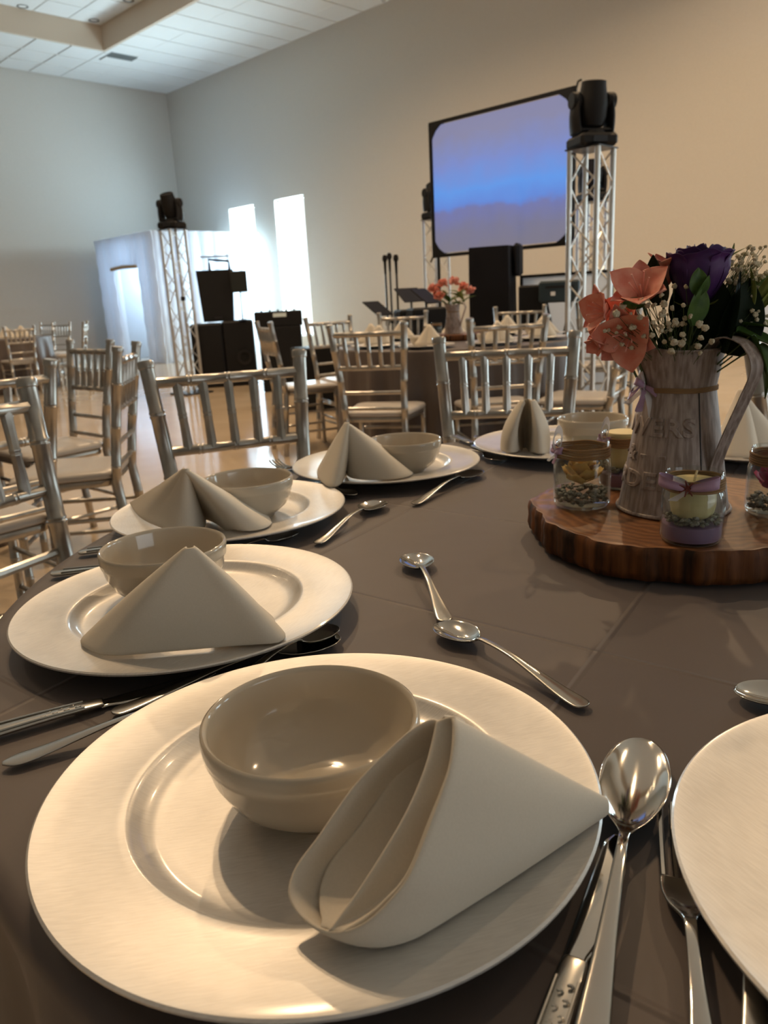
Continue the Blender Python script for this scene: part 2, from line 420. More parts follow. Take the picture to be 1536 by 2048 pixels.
cbox('fascia', TU0 - .05, TU0, TN0, TN1, CEIL, TRAY + .012, M['soffit'])
cbox('fascia', TU0, TU1, TN0 - .05, TN0, CEIL, TRAY + .012, M['soffit'])
TS = .655
tile_me = MB().box((0, 0, 0), (TS - .018, TS - .018, .02), rz=math.radians(135), bev=.004).mesh('ceiling_tile', M['tile'], 0)
def tiles(u0, u1, n0, n1, z, flip=False):
    nu, nn = max(1, round((u1 - u0) / TS)), max(1, round((n1 - n0) / TS))
    su, sn = (u1 - u0) / nu, (n1 - n0) / nn
    for i in range(nu):
        for j in range(nn):
            o = mobj('ceiling_tile', tile_me, ce, UN(u0 + su * (i + .5), n0 + sn * (j + .5), z + .006 + rnd.uniform(-.0012, .0012)))
tiles(8.2, WU, TN1 + .05, WN, CEIL)
tiles(TU1 + .05, WU, 4.4, TN1 + .05, CEIL)
tiles(TU1 - 2 * TS, TU1, TN1 - 5 * TS, TN1, TRAY)
# larger sheets where the frame does not reach
def sheet(u0, u1, n0, n1, z):
    cbox('ceiling_panel', u0 + .01, u1 - .01, n0 + .01, n1 - .01, z, z + .012, M['tile'])
sheet(U0, 8.2, TN1 + .05, WN, CEIL); sheet(TU1 + .05, WU, N0, 4.4, CEIL)
sheet(TU0, TU1 - 2 * TS, TN0, TN1, TRAY); sheet(TU1 - 2 * TS, TU1, TN0, TN1 - 5 * TS, TRAY)
sheet(U0, TU0 - .05, N0, TN1, CEIL); sheet(TU0, TU1, N0, TN0 - .05, CEIL)
# supply air grille
vt = thing('air_vent', 'grey slatted air grille in the ceiling at the corner of the raised tray', 'vent', UN(15.66, 8.82, CEIL - .006), math.radians(135))
MB().box((0, 0, 0), (.56, .56, .012), bev=.003).obj('vent_frame', M['vent'], vt, 0)
for k in range(9):
    o = MB().box((0, 0, 0), (.24, .05, .008)).obj('slat', M['vent'], vt, 0, loc=(-.14, -.24 + k * .06, -.011)); o.rotation_euler = (.5, 0, 0)
MB().box((.135, 0, -.012), (.25, .52, .01)).obj('blank_plate', M['tile'], vt, 0)
def downlight(p, on, label, group=None):
    t = thing('recessed_downlight', label, 'light', p, 0, group)
    MB().lathe([(.075, 0), (.095, -.004), (.10, -.010), (.085, -.014), (.070, -.006), (.062, .03)], 24).obj('trim_ring', M['lampoff'], t)
    MB().lathe([(0, .004), (.07, .004)], 20).obj('lens', M['lampon'] if on else M['lampoff'], t)
for (x, y), nm in zip(((45, 12), (188, 40), (257, 0)), ('leftmost of the dark downlights in the tray, near the left edge', 'dark downlight set in the tray nearest its inner corner', 'dark downlight cut by the top edge of the photo above the tan fascia')):
    p = onz(x, y, TRAY); downlight(p, False, 'unlit ' + nm)
for i, (u_, n_, p_) in enumerate(LAMPS):
    downlight(UN(u_, n_, TRAY), True, 'lit warm downlight high in the ceiling outside the view', 'lit downlights above the hall')

# ------------------------------------------------------------------ chiavari chair
CH_W, CH_H = .195, .94
def knuckled(p0, p1, r, rings, seg=10, top=None):
    """turned bamboo-style stick from p0 to p1; rings = positions 0..1 of the knuckles"""
    p0, p1 = Vector(p0), Vector(p1); L = (p1 - p0).length
    st = [(0, r)]
    for q in rings:
        for dq, rr in ((-.009, r), (-.007, r * 1.09), (-.003, r * 1.10), (-.001, r * 1.0), (.001, r * 1.0), (.003, r * 1.10), (.007, r * 1.09), (.009, r)):
            st.append((q + dq / L, rr))
    if top: st += [(1 - .020 / L, r), (1 - .018 / L, r * 1.12), (1 - .004 / L, r * 1.14), (1, r * .98)]
    else: st.append((1, r))
    return [p0.lerp(p1, q) for q, _ in st], [a for _, a in st], seg
def poly_stick(pts, r, ringz, top=True, seg=10):
    P = []; Rr = []
    tot = len(pts) - 1
    for i in range(tot):
        a, b = Vector(pts[i]), Vector(pts[i + 1])
        rs = [(z - a.z) / (b.z - a.z) for z in ringz if min(a.z, b.z) < z < max(a.z, b.z)]
        pp, rr, _ = knuckled(a, b, r, sorted(rs), seg, top=(top and i == tot - 1))
        if i: pp, rr = pp[1:], rr[1:]
        P += pp; Rr += rr
    return MB().tube(P, Rr, seg)
def make_chair():
    t = thing('chiavari_chair', '', 'chair')
    for s in (-1, 1):
        poly_stick([(s * .172, -.215, 0), (s * .160, -.175, .44), (s * .166, -.195, .60), (s * CH_W, -.255, CH_H)], .0180, (.16, .33, .50, .65, .81)).obj('back_post', M['silver'], t)
        poly_stick([(s * .180, .195, 0), (s * .185, .185, .45)], .0150, (.10, .26, .40), top=False).obj('front_leg', M['silver'], t)
    def hx(z): return .160 + (z - .44) * (CH_W - .160) / .5
    def hy(z): return -.175 - .08 * (z - .44) / .5
    def rail(z, r=.0115):
        P, R_, sg = knuckled((-hx(z), hy(z), z), (hx(z), hy(z), z), r, [.25, .5, .75] if r > .011 else [.5], 8)
        MB().tube(P, R_, sg).obj('back_rail', M['silver'], t)
    rail(.885, .0135); rail(.715, .0125); rail(.585, .0095); rail(.50, .0095)
    for k in range(5):
        f = (k + 1) / 6 * 2 - 1
        a = (f * hx(.715), hy(.715), .715); b_ = (f * hx(.885), hy(.885), .885)
        P, R_, sg = knuckled(a, b_, .0105, [.5], 8)
        R_[0] = .0125; R_[-1] = .012
        MB().tube(P, R_, sg).obj('spindle', M['silver'], t)
    # seat frame and pad
    def seat_out(z, g=0, dome=0):
        pts = [(-.160 - g, -.165 - g), (.160 + g, -.165 - g), (.198 + g, .20 + g), (-.198 - g, .20 + g)]
        out = []
        for i in range(4):
            a = Vector(pts[i]); p = Vector(pts[i - 1]); q = Vector(pts[(i + 1) % 4]); rr = .045
            a1 = a + (p - a).normalized() * rr; a2 = a + (q - a).normalized() * rr
            for k in range(5):
                tt = k / 4; out.append(((1 - tt) ** 2 * a1 + 2 * tt * (1 - tt) * a + tt * tt * a2))
        return [(v.x, v.y, z) for v in out]
    def prism(levels, mname, nm):
        mb = MB(); n_ = 20; vs = []; fs = []
        for z, g in levels: vs += seat_out(z, g)
        for i in range(len(levels) - 1):
            for k in range(n_): fs.append((i * n_ + k, i * n_ + (k + 1) % n_, (i + 1) * n_ + (k + 1) % n_, (i + 1) * n_ + k))
        fs.append(tuple(range(n_ - 1, -1, -1))); o = (len(levels) - 1) * n_; fs.append(tuple(range(o, o + n_)))
        mb.add(vs, fs); return mb.obj(nm, M[mname], t, 50)
    prism([(.425, -.004), (.430, 0), (.448, 0), (.452, -.004)], 'silver', 'seat_frame')
    prism([(.4525, -.004), (.458, .006), (.470, .008), (.480, .002), (.487, -.02), (.490, -.06)], 'cushion', 'cushion')
    def st(a, b_, r=.009):
        P, R_, sg = knuckled(a, b_, r, [.33, .67], 8); MB().tube(P, R_, sg).obj('stretcher', M['silver'], t)
    for s in (-1, 1):
        st((s * .166, -.19, .16), (s * .181, .19, .16)); st((s * .164, -.185, .30), (s * .183, .187, .30))
    st((-.181, .191, .22), (.181, .191, .22)); st((-.166, -.195, .22), (.166, -.195, .22)); st((-.183, .188, .34), (.183, .188, .34))
    sf = [o for o in t.children if o.name.startswith('seat_frame')][0]
    for o in list(t.children):
        if o.name.startswith('cushion'): o.parent = sf
    return t
def under(par, *names):
    '''make the named siblings of a part its sub-parts'''
    for o in list(par.parent.children):
        if o is not par and o.name.split('.')[0] in names: o.parent = par
_first = [None]
def chair(mx, my, ang, label, group):
    """mx,my: middle between the two post tops; ang: direction (deg) of the line from left to right post when seen from behind the back; the chair faces +90 deg from it"""
    a = math.radians(ang)
    loc = Vector((mx, my, 0)) + Vector((-math.sin(a), math.cos(a), 0)) * .255
    if _first[0] is None:
        c = make_chair(); _first[0] = c; c.location = loc; c.rotation_euler = (0, 0, a); c['label'] = label; c['group'] = group; return c
    return dup(_first[0], loc, a, label, group)
def pol(d, x, y=700):
    r = ray(x, y); h = math.hypot(r.x, r.y); return r.x / h * d, r.y / h * d
G1, G2, G3, G4 = 'silver chairs round the near table', 'silver chairs round the middle table', 'silver chairs by the left table', 'silver chairs round the far left table'
p = pol(2.02, 448); chair(p[0], p[1], 200, 'silver chiavari chair behind the second and third place settings, tilted left', G1)
p = pol(2.30, 1012); chair(p[0], p[1], 172, 'silver chiavari chair just left of the bouquet at the far side of the near table', G1)
chair(-.803, 1.411, 243, 'silver chiavari chair cut by the left edge, nearest the camera', G1)
p = pol(1.90, 1499); chair(p[0] + .125, p[1] + .150, -130, 'silver chiavari chair whose post shows right behind the pitcher handle', G1)
p = pol(2.42, 98); chair(p[0] - .125, p[1] - .150, 50, 'silver chiavari chair at the left edge just behind the nearest one, leaning right', G3)
p = pol(3.95, 182); chair(p[0], p[1], 137, 'silver chiavari chair with five spindles lit from behind, left of the booth door', G3)
p = pol(3.15, 257); chair(p[0], p[1], 97, 'silver chiavari chair seen edge on, facing left in front of the white booth', G3)
p = pol(3.95, 735); chair(p[0], p[1], -15, 'silver chiavari chair in front of the middle table, left one of the front pair', G2)
p = pol(3.95, 1017); chair(p[0], p[1], 5, 'silver chiavari chair in front of the middle table, right one of the front pair', G2)
p = pol(5.6, 531); chair(p[0], p[1], -108 + 40, 'silver chiavari chair turned sideways beside the black cases', G2)
p = pol(6.2, 660); chair(p[0], p[1], 210, 'silver chiavari chair below the tall bright window', G2)
p = pol(6.5, 808); chair(p[0], p[1], 180, 'silver chiavari chair behind the middle table under the microphone stands', G2)
p = pol(6.45, 1040); chair(p[0], p[1], 168, 'silver chiavari chair behind the middle table in front of the covered speaker', G2)
p = pol(6.6, 1202); chair(p[0], p[1], 170, 'silver chiavari chair behind the foot of the large truss', G2)
p = pol(4.35, 1264); chair(p[0], p[1], 62, 'silver chiavari chair right of the middle table behind the coral flowers', G2)

# ------------------------------------------------------------------ tables and cloths
TC = Vector((.346, .857, 0)); TR = .765; TZ = .76
def tablecloth(c, seg, folds, label, seed, R_=TR):
    rr = random.Random(seed); ph = [rr.uniform(0, 6.28) for _ in range(4)]
    def amp(a): return math.sin(folds * a + ph[0] + .7 * math.sin(3 * a + ph[1])) * .6 + math.sin(folds * 1.63 * a + ph[2]) * .25
    rings = [(0, 0, 0), (.25, 0, 0), (.5, 0, 0), (.68, 0, 0), (.75, 0, 0), (.760, -.001, 0), (.7635, -.005, 0), (.765, -.012, .0), (.767, -.05, .010), (.775, -.15, .022), (.782, -.35, .030), (.788, -.6, .036), (.790, -.758, .038)]
    vs = [(0, 0, TZ)]; fs = []
    for ri, (r0, dz, am) in enumerate(rings[1:]):
        for i in range(seg):
            a = 2 * PI * i / seg
            r1 = r0 / .765 * R_ + am * amp(a) - (am * .3)
            vs.append((r1 * math.cos(a), r1 * math.sin(a), TZ + dz))
    for i in range(seg): fs.append((0, 1 + i, 1 + (i + 1) % seg))
    for k in range(len(rings) - 2):
        for i in range(seg):
            j = (i + 1) % seg; o = 1 + k * seg
            fs.append((o + i, o + seg + i, o + seg + j, o + j))
    mb = MB().add(vs, fs)
    return tag(mb.obj('tablecloth', M['cloth'], smooth=60, loc=(c[0], c[1], 0), solid=.0015, offs=-1), label, 'tablecloth')
def round_table(c, label):
    t = thing('round_table', label, 'table', (c[0], c[1], 0))
    MB().lathe([(0, .735), (.745, .735), (.75, .740), (.75, .752), (.745, .7565), (0, .7565)], 64).obj('tabletop', M['tan'], t)
    for k in range(4):
        a = PI / 4 + k * PI / 2
        MB().tube([(.5 * math.cos(a), .5 * math.sin(a), 0), (.45 * math.cos(a), .45 * math.sin(a), .735)], .014, 8).obj('leg', M['blackmetal'], t)
tablecloth(TC, 320, 30, 'taupe satin cloth on the near round table, with pressed fold lines', 3)
round_table(TC, 'round folding table hidden under the near taupe cloth')
C2 = Vector((.525, 5.12, 0))
tablecloth(C2, 160, 22, 'taupe cloth hanging to the floor on the middle table', 5); round_table(C2, 'round table hidden under the cloth of the middle table')
C3 = Vector((-2.62, 3.45, 0))
tablecloth(C3, 120, 22, 'taupe cloth of the table just outside the left edge', 6); round_table(C3, 'round table hidden under the cloth just outside the left edge')
p = pol(13.0, -6); C4 = Vector((p[0], p[1], 0))
tablecloth(C4, 120, 16, 'dark draped cloth on the small far table at the left edge', 8); round_table(C4, 'round table under the dark cloth in the far left distance')
for (th, rr_, lb) in ((-95, 1.25, 'far silver chair cut by the left edge beside the far table'), (65, 1.30, 'far silver chair behind the peaked napkins on the far left table'),
                      (-50, 1.28, 'far silver chair right of the far left table, its seat in view'), (12, 1.30, 'far silver chair facing the far left table, closest to the white booth')):
    t_ = math.radians(th); chair(C4.x + rr_ * math.cos(t_), C4.y + rr_ * math.sin(t_), th + 90, lb, G4)
p = pol(15.6, 104); chair(p[0], p[1], 150, 'far silver chair against the left wall, farthest of all', G4)

# ------------------------------------------------------------------ plates, bowls
prof = [(0, .0085), (.070, .0085), (.092, .0085), (.098, .0088), (.103, .0098), (.108, .0130), (.1115, .0166), (.1135, .0182), (.1155, .0188), (.120, .0184), (.150, .0202), (.1615, .0215), (.1642, .0222), (.1655, .0212), (.1652, .0196), (.160, .0183), (.122, .0153), (.115, .0140), (.106, .0055), (.098, .0015), (.094, 0), (.090, .002), (.085, .0045), (0, .0045)]
plate_me = MB().lathe(prof, 128).mesh('charger_plate', M['charger'], 50)
bprof = [(0, .0055), (.022, .0058), (.040, .0105), (.0525, .0235), (.0585, .0385), (.0605, .0525), (.0612, .0548), (.0628, .0560), (.0645, .0550), (.0650, .0525), (.0645, .0440), (.0640, .0415), (.0628, .0400), (.0605, .0300), (.0535, .0165), (.043, .0070), (.036, .0040), (.0345, 0), (.0305, 0), (.029, .0025), (0, .0028)]
bowl_me = MB().lathe(bprof, 96).mesh('soup_bowl', M['ceramic'], 60)
def plate(c, label, rz=0, group='silver charger plates on the near table'):
    o = mobj('charger_plate', plate_me, None, (c[0], c[1], TZ + .001)); o.rotation_euler = (0, 0, rz)
    return tag(o, label, 'plate', group)
def bowl(c, label, group='white bowls on the near table', z=None):
    o = mobj('soup_bowl', bowl_me, None, (c[0], c[1], (TZ + .0097) if z is None else z)); return tag(o, label, 'bowl', group)
PA, PB, PC, PD, PF = (-.047, .407), (-.201, .720), (-.221, 1.068), (.008, 1.331), (.301, .293)
PE, PG = (.345, 1.435), (.66, 1.33)
plate(PA, 'large silver charger plate at the front, lit warm, nearest the camera', .2)
plate(PB, 'silver charger plate at the left edge, second from the camera', 1.0)
plate(PC, 'silver charger plate behind the left one, third from the camera', 2.0)
plate(PD, 'silver charger plate in the middle of the far table side, fourth from the camera', 2.9)
plate(PE, 'silver charger plate at the far side left of the jars', 3.9)
plate(PG, 'silver charger plate behind the pitcher at the right edge', 4.4)
plate(PF, 'empty bluish silver charger plate cut by the lower right corner', 5.2)
bowl((-.050, .405), 'large white bowl on the front plate')
bowl((-.232, .762), 'white bowl behind the flat napkin on the left plate')
bowl((-.192, 1.062), 'white bowl on the third plate, behind a napkin')
bowl((.040, 1.300), 'white bowl right of the folded napkin on the fourth plate')
bowl((.400, 1.425), 'white bowl on the far plate left of the bouquet')

# ------------------------------------------------------------------ napkins
PZ = TZ + .0225
PL = [PA, PB, PC, PD, PE, PG, PF]
PTOP = [(0, .0085), (.098, .0088), (.103, .0098), (.108, .0130), (.1115, .0166), (.1135, .0182), (.1155, .0188), (.150, .0202), (.1642, .0222)]
def plate_z(x, y):
    r_ = min(math.hypot(x - a, y - b_) for a, b_ in PL)
    for (r0, z0), (r1, z1) in zip(PTOP, PTOP[1:]):
        if r_ <= r1: return TZ + .001 + z0 + (z1 - z0) * (r_ - r0) / (r1 - r0)
    return PZ
def on_plate(x, y, dz=.001):
    z = PZ
    for _ in range(6):
        q = onz(x, y, z + dz); z = .5 * z + .5 * plate_z(q.x, q.y)
    return onz(x, y, z + dz)
def loft(A, B, nu, nv, bulge=None):
    A = resample(A, nu); B = resample(B, nu)
    def fn(i, j):
        a = A[round(i * nu)]; b_ = B[round(i * nu)]
        p_ = a.lerp(b_, j)
        if bulge: p_ = p_ + bulge(i, j)
        return p_
    return MB().grid(fn, nu, nv)
def tent(label, P, base, wrinkle=.0015, thick=.0025, tipw=.0028, inner=None, sag=.1, z_top=.868):
    """free standing folded napkin: cloth lofted from a foot line on the plate up to a rounded peak"""
    t = thing('folded_napkin', label, 'napkin', (P.x, P.y, PZ - .001), 0, 'folded white napkins on the near table')
    o_ = Vector((P.x, P.y, PZ - .001))
    bl = [Vector(b_) - o_ for b_ in base]; Pl = P - o_
    def panel(bl, Pl, nm, ph=0.0, sub=1):
        foot = resample(catmull(bl, 8), 28)
        cen = sum(foot, Vector()) / len(foot)
        foot = [Vector((f.x, f.y, plate_z(f.x + o_.x, f.y + o_.y) + .0020 - o_.z)) for f in foot]
        top = [Pl + (f - cen).normalized() * tipw * Vector((1, 1, 0)).length * .7 for f in foot]
        top = [Vector((q.x, q.y, Pl.z)) for q in top]
        def bul(i, j):
            f = foot[min(28, round(i * 28))]; d = (f - cen); d.z = 0
            if d.length > 1e-6: d.normalize()
            k = math.sin(j * PI)
            return d * (k * (-sag * .02)) + d * (k * wrinkle * math.sin(9 * i + ph)) + Vector((0, 0, 0))
        mb = loft(foot, top, 28, 14, bul)
        return mb.obj(nm, M['napkin'], t, 180, solid=thick, offs=0, sub=1)
    panel(bl, Pl, 'outer_fold')
    if inner:
        panel([Vector(b_) - o_ for b_ in inner], Pl - Vector((0, 0, .003)), 'inner_fold', 1.3)
    return t
def zz(x, y, dz=.0015): return on_plate(x, y, dz + .0008)
# second plate: broad flat front
Pk = onz(380, 1093, .870)
tent('white napkin with a broad flat front on the left plate, second from the camera', Pk,
     [zz(520, 1212), zz(545, 1240), zz(575, 1283), zz(480, 1291), zz(350, 1302), zz(215, 1312), zz(180, 1300), zz(158, 1280), zz(215, 1240)],
     inner=[zz(500, 1200), zz(535, 1228), zz(545, 1262), zz(430, 1275)], sag=-.05)
# third plate
Pk = onz(372, 936, .868)
tent('white napkin leaning left of its bowl on the third plate, yellowish left side', Pk, [zz(258, 1005), zz(280, 1035), zz(330, 1058), zz(380, 1062), zz(408, 1056), zz(412, 1040)], sag=.15,
     inner=[zz(395, 1035), zz(430, 1045), zz(480, 1062), zz(540, 1052), zz(535, 1030), zz(480, 1010)])
# fourth plate
Pk = onz(694, 844, .872)
tent('white napkin with a rolled corner overhanging the rim on the fourth plate', Pk, [zz(640, 930), zz(634, 945), zz(640, 962), zz(662, 975), zz(682, 968), zz(690, 950)], sag=-.1,
     inner=[zz(686, 945), zz(700, 955), zz(740, 960), zz(790, 958), zz(826, 948), zz(815, 930), zz(760, 915)])
# fifth plate: narrow arch
Pk = onz(1056, 799, .872)
tent('narrow arched white napkin on the far plate left of the jars', Pk, [zz(1003, 890), zz(1002, 900), zz(1018, 906), zz(1036, 903), zz(1050, 893), zz(1064, 903), zz(1082, 909), zz(1098, 903), zz(1096, 890)], sag=-.5, tipw=.012,
     inner=[zz(1012, 892), zz(1030, 897), zz(1050, 885), zz(1070, 897), zz(1088, 893)])
# sixth, behind the pitcher
Pk = onz(1482, 778, .880)
tent('white napkin half hidden behind the pitcher handle', Pk, [zz(1425, 895), zz(1445, 912), zz(1480, 915), zz(1512, 915), zz(1520, 900)], sag=-.1,
     inner=[zz(1500, 905), zz(1530, 905), zz(1565, 895), zz(1555, 870)])

# front napkin: a cone of folded cloth, its mouth open towards the left
tn = thing('folded_napkin', 'large folded white napkin leaning on the front plate, open fold facing left', 'napkin', onz(800, 1700, PZ), 0, 'folded white napkins on the near table')
O_ = tn.location.copy()
Pm = onz(903, 1424, .872); Lm = onz(572, 1800, .795); Fm = onz(681, 1872, .797)
nrm = (Lm - Pm).cross(Fm - Pm).normalized(); dd = nrm.dot(Pm)
def mp3(x, y, push=0.0): return onplane(x, y, nrm, dd + push) - O_
mouth_px = [(905, 1428), (911, 1462), (899, 1541), (862, 1644), (818, 1753), (773, 1810), (727, 1850), (681, 1868), (635, 1864), (592, 1832), (572, 1787), (589, 1730), (635, 1667), (704, 1569), (773, 1497), (825, 1452), (866, 1432)]
mouth = [mp3(x, y) for x, y in mouth_px]
# the near lip bellies a little towards the camera side, the far one away
mouth = catmull(mouth, 5)
def tipc(k, r=.006): return onz(1216, 1612, PZ + .0055) - O_ + Vector((-.2 * r * math.cos(k), .5 * r * math.cos(k), r * math.sin(k)))
tipcurve = [tipc(PI / 2 + i / 24 * PI * 1.95, .0050) for i in range(25)]
near = resample(mouth[:], 72)
tipr = resample(tipcurve, 72)
low = (PZ + .0012) - O_.z
def cone(i, j):
    a = near[round(i * 72)]; b_ = tipr[round(i * 72)]
    q = a.lerp(b_, j)
    # outward belly, rolls under near the lip
    side = math.sin(min(1, i / .5) * PI) if i < .5 else -.5 * math.sin((i - .5) / .5 * PI)
    q = q + Vector((.45, -.9, 0)) * (.006 * side * math.sin(j * PI) * (1 - j * .3))
    lip = math.exp(-((i - .45) / .16) ** 2)
    q.z -= lip * .019 * math.sin(min(1, j * 4.5) * PI / 2) * (1 - j)
    q = q + (Vector((-.1, -1, 0)) * .0075 * lip * math.sin(min(1, j * 5) * PI / 2) * (1 - j) ** 2)
    q.z = max(q.z, plate_z(q.x + O_.x, q.y + O_.y) + .0012 - O_.z)
    return q
MB().grid(cone, 72, 24).obj('outer_fold', M['napkin'], tn, 180, solid=.0026, offs=-1, sub=1)
inn_px = [(866, 1443), (858, 1480), (841, 1541), (807, 1621), (761, 1701), (704, 1790), (664, 1845), (648, 1866)]
inn = resample(catmull([mp3(x, y, 0) for x, y in inn_px], 6), 36)
back = resample(catmull([mp3(x, y, 0) for x, y in [(903, 1432), (900, 1470), (890, 1541), (850, 1644), (806, 1753), (762, 1806), (722, 1842), (680, 1870)]], 6), 36)
axis = (tipcurve[12] - mouth[0]).normalized()
depth = Vector((.07, .035, -.004))
def inner(i, j):
    a = inn[round(i * 36)]; b_ = back[round(i * 36)]
    q = a.lerp(b_, j) + depth * (.28 * math.sin(j * PI) * math.sin(i * PI) ** .6) + depth * .02
    q.z = max(q.z, plate_z(q.x + O_.x, q.y + O_.y) + .003 - O_.z); return q
MB().grid(inner, 36, 12).obj('inner_fold', M['napkin'], tn, 180, solid=.0022, offs=0, sub=1)
farp = resample(catmull([mp3(x, y, 0) for x, y in [(880, 1436), (830, 1462), (778, 1510), (712, 1582), (645, 1680), (602, 1740), (588, 1790), (600, 1835), (630, 1860)]], 6), 36)
def inner2(i, j):
    a = farp[round(i * 36)]; b_ = inn[round(i * 36)]
    q = a.lerp(b_, j) + depth * (.55 * math.sin((.12 + j * .76) * PI) * math.sin(i * PI) ** .6) * 1.0 + depth * .03
    q.z = max(q.z, plate_z(q.x + O_.x, q.y + O_.y) + .003 - O_.z); return q
MB().grid(inner2, 36, 12).obj('inner_fold', M['napkin'], tn, 180, solid=.0022, offs=0, sub=1)

# ------------------------------------------------------------------ cutlery
CG = 'steel cutlery on the near table'
def outline_sheet(stations, cup=0.0, seg=8):
    """stations: (s along, half width, z centre line, cup depth)"""
    def fn(i, j):
        k = i * (len(stations) - 1); a = int(min(k, len(stations) - 2)); f = k - a
        s0, s1 = stations[a], stations[a + 1]
        s_, w_, z_, c_ = [s0[q] * (1 - f) + s1[q] * f for q in range(4)]
        y = (j * 2 - 1)
        return Vector((s_, y * w_, z_ + c_ * (y * y)))
    return MB().grid(fn, len(stations) - 1, seg)
def place_line(t, a, b_):
    """put local +x from a to b"""
    d = b_ - a
    t.location = a; t.rotation_euler = (0, 0, math.atan2(d.y, d.x))
def smooth_stations(st, n=4):
    P = [Vector((s[0], s[1], s[2])) for s in st]; C_ = [s[3] for s in st]
    out = catmull(P, n); res = []
    for i, p_ in enumerate(out):
        k = i / n; a = int(min(k, len(C_) - 2)); f = k - a
        res.append((p_.x, max(.0004, p_.y), p_.z, C_[a] * (1 - f) + C_[a + 1] * f))
    return res
def spoon(tip, end, label, wide=.0, zoff=0, pattern=True):
    """tip: far end of the bowl; end: end of the handle; both on the table"""
    L = (end - tip).length; bl = L * (.39 if wide > .04 else .30); w2 = (wide or L * .21) / 2
    t = thing('spoon', label, 'spoon', (0, 0, 0), 0, CG)
    tip = tip.copy(); tip.z = TZ + .0015 + zoff; end = end.copy(); end.z = tip.z
    place_line(t, tip, end)
    st = [(0, .0006, .006, 0), (bl * .04, w2 * .42, .0045, .002), (bl * .18, w2 * .80, .0022, .005), (bl * .42, w2, .0008, .0072), (bl * .66, w2 * .93, .0012, .0070), (bl * .86, w2 * .60, .0035, .0040), (bl * .97, w2 * .30, .0068, .0012), (bl * 1.04, .0032, .0090, .0)]
    outline_sheet(smooth_stations(st), seg=10).obj('spoon_bowl', M['steel'], t, 180, solid=.0012, offs=1, sub=1)
    h = [(bl * 1.03, .0033, .0090, 0), (bl * 1.15, .0026, .0118, -.0004), (L * .52, .0028, .0120, -.0006), (L * .68, .0042, .0085, -.0008), (L * .85, .0068, .0042, -.0008), (L * .95, .0078, .0028, -.0006), (L * .985, .0062, .0025, -.0003), (L, .0012, .0025, 0)]
    outline_sheet(smooth_stations(h), seg=6).obj('handle', M['steel_worn'] if pattern else M['steel'], t, 180, solid=.0018, offs=1, sub=1)
    return t
def fork(tip, end, label, zoff=0, tine_out=True):
    L = (end - tip).length
    t = thing('fork', label, 'fork', (0, 0, 0), 0, CG)
    tip = tip.copy(); tip.z = TZ + .0015 + zoff; end = end.copy(); end.z = tip.z
    place_line(t, tip, end)
    for k in range(4):
        y = -.0096 + k * .0064
        P = [(0, y * .97, .010), (.012, y, .0055), (.03, y, .002), (.055, y, .0012)]
        MB().tube(catmull(P, 3), [.0008] + [.0017] * 9, 6, up=(0, 1, 0)).obj('tine', M['steel'], t)
    st = [(.052, .0118, .0012, .001), (.064, .0120, .0018, .0022), (.076, .0095, .0045, .0020), (.086, .0045, .0085, .0006), (.095, .0030, .0110, 0), (L * .62, .0032, .0100, -.0005), (L * .85, .0068, .0045, -.0008), (L * .95, .0078, .003, -.0006), (L, .0015, .0028, 0)]
    outline_sheet(smooth_stations(st), seg=6).obj('handle', M['steel'], t, 180, solid=.0017, offs=1, sub=1)
    return t
def knife(tip, end, label, zoff=0):
    L = (end - tip).length
    t = thing('table_knife', label, 'knife', (0, 0, 0), 0, CG)
    tip = tip.copy(); tip.z = TZ + .0015 + zoff; end = end.copy(); end.z = tip.z
    place_line(t, tip, end)
    # blade with a belly on one side and a scooped neck
    bl = L * .5
    ctr = [(0, .002), (.01, .0065), (.03, .0092), (bl * .5, .0092), (bl * .8, .0085), (bl * .93, .0050), (bl, .0052)]
    top = catmull([Vector((x, y, 0)) for x, y in ctr], 5)
    def fn(i, j):
        q = top[round(i * (len(top) - 1))]; back = -min(.0060, .002 + q.x * .5)
        return Vector((q.x, back + (q.y - back) * j, .0014 - .0008 * j))
    MB().grid(fn, len(top) - 1, 4).obj('blade', M['steel'], t, 180, solid=.0014, offs=1)
    st = [(bl - .002, .0052, .0022, -.0003), (bl + .006, .0062, .0030, -.0008), (L * .7, .0066, .0040, -.0012), (L * .9, .0080, .0040, -.0015), (L * .97, .0078, .0035, -.0010), (L, .0030, .003, 0)]
    outline_sheet(smooth_stations(st), seg=8).obj('handle', M['steel_worn'], t, 180, solid=.0030, offs=1, sub=1)
    # raised border and scroll relief on the handle
    rel = MB()
    for s_ in (-1, 1):
        rel.tube([(bl + .012, s_ * .0050, .0062), (L * .75, s_ * .0052, .0072), (L * .93, s_ * .0064, .0070)], .0008, 6)
    rel.obj('border_relief', M['steel_worn'], t)
    for k in range(7):
        a = []
        for q in range(12):
            th = q / 11 * 4.2; rr_ = .0022 * (1 - q / 16)
            a.append((bl + .016 + k * .0042 + rr_ * math.cos(th), (-1) ** k * .0018 + rr_ * math.sin(th), .0064))
        MB().tube(a, .0007, 5).obj('scroll_relief', M['steel_worn'], t)
    under([o for o in t.children if o.name.startswith('handle')][0], 'scroll_relief', 'border_relief')
    return t
zt = TZ + .004
spoon(onz(762, 1006, zt), onz(633, 1088, zt), 'small teaspoon pointing at the third plate, left of the open cloth')
spoon(onz(955, 944, zt), onz(827, 1009, zt), 'small teaspoon lying below the fourth plate')
spoon(onz(826, 1113, zt), onz(892, 1244, zt), 'small spoon with round bowl up and handle pointing down, mid table')
spoon(onz(879, 1252, zt), onz(1173, 1415, zt), 'slender spoon with patterned handle just above the front plate')
spoon(onz(1466, 1388, zt), onz(1466, 1388, zt) + Vector((.175, -.075, 0)), 'spoon entering from the right edge above the bluish plate')
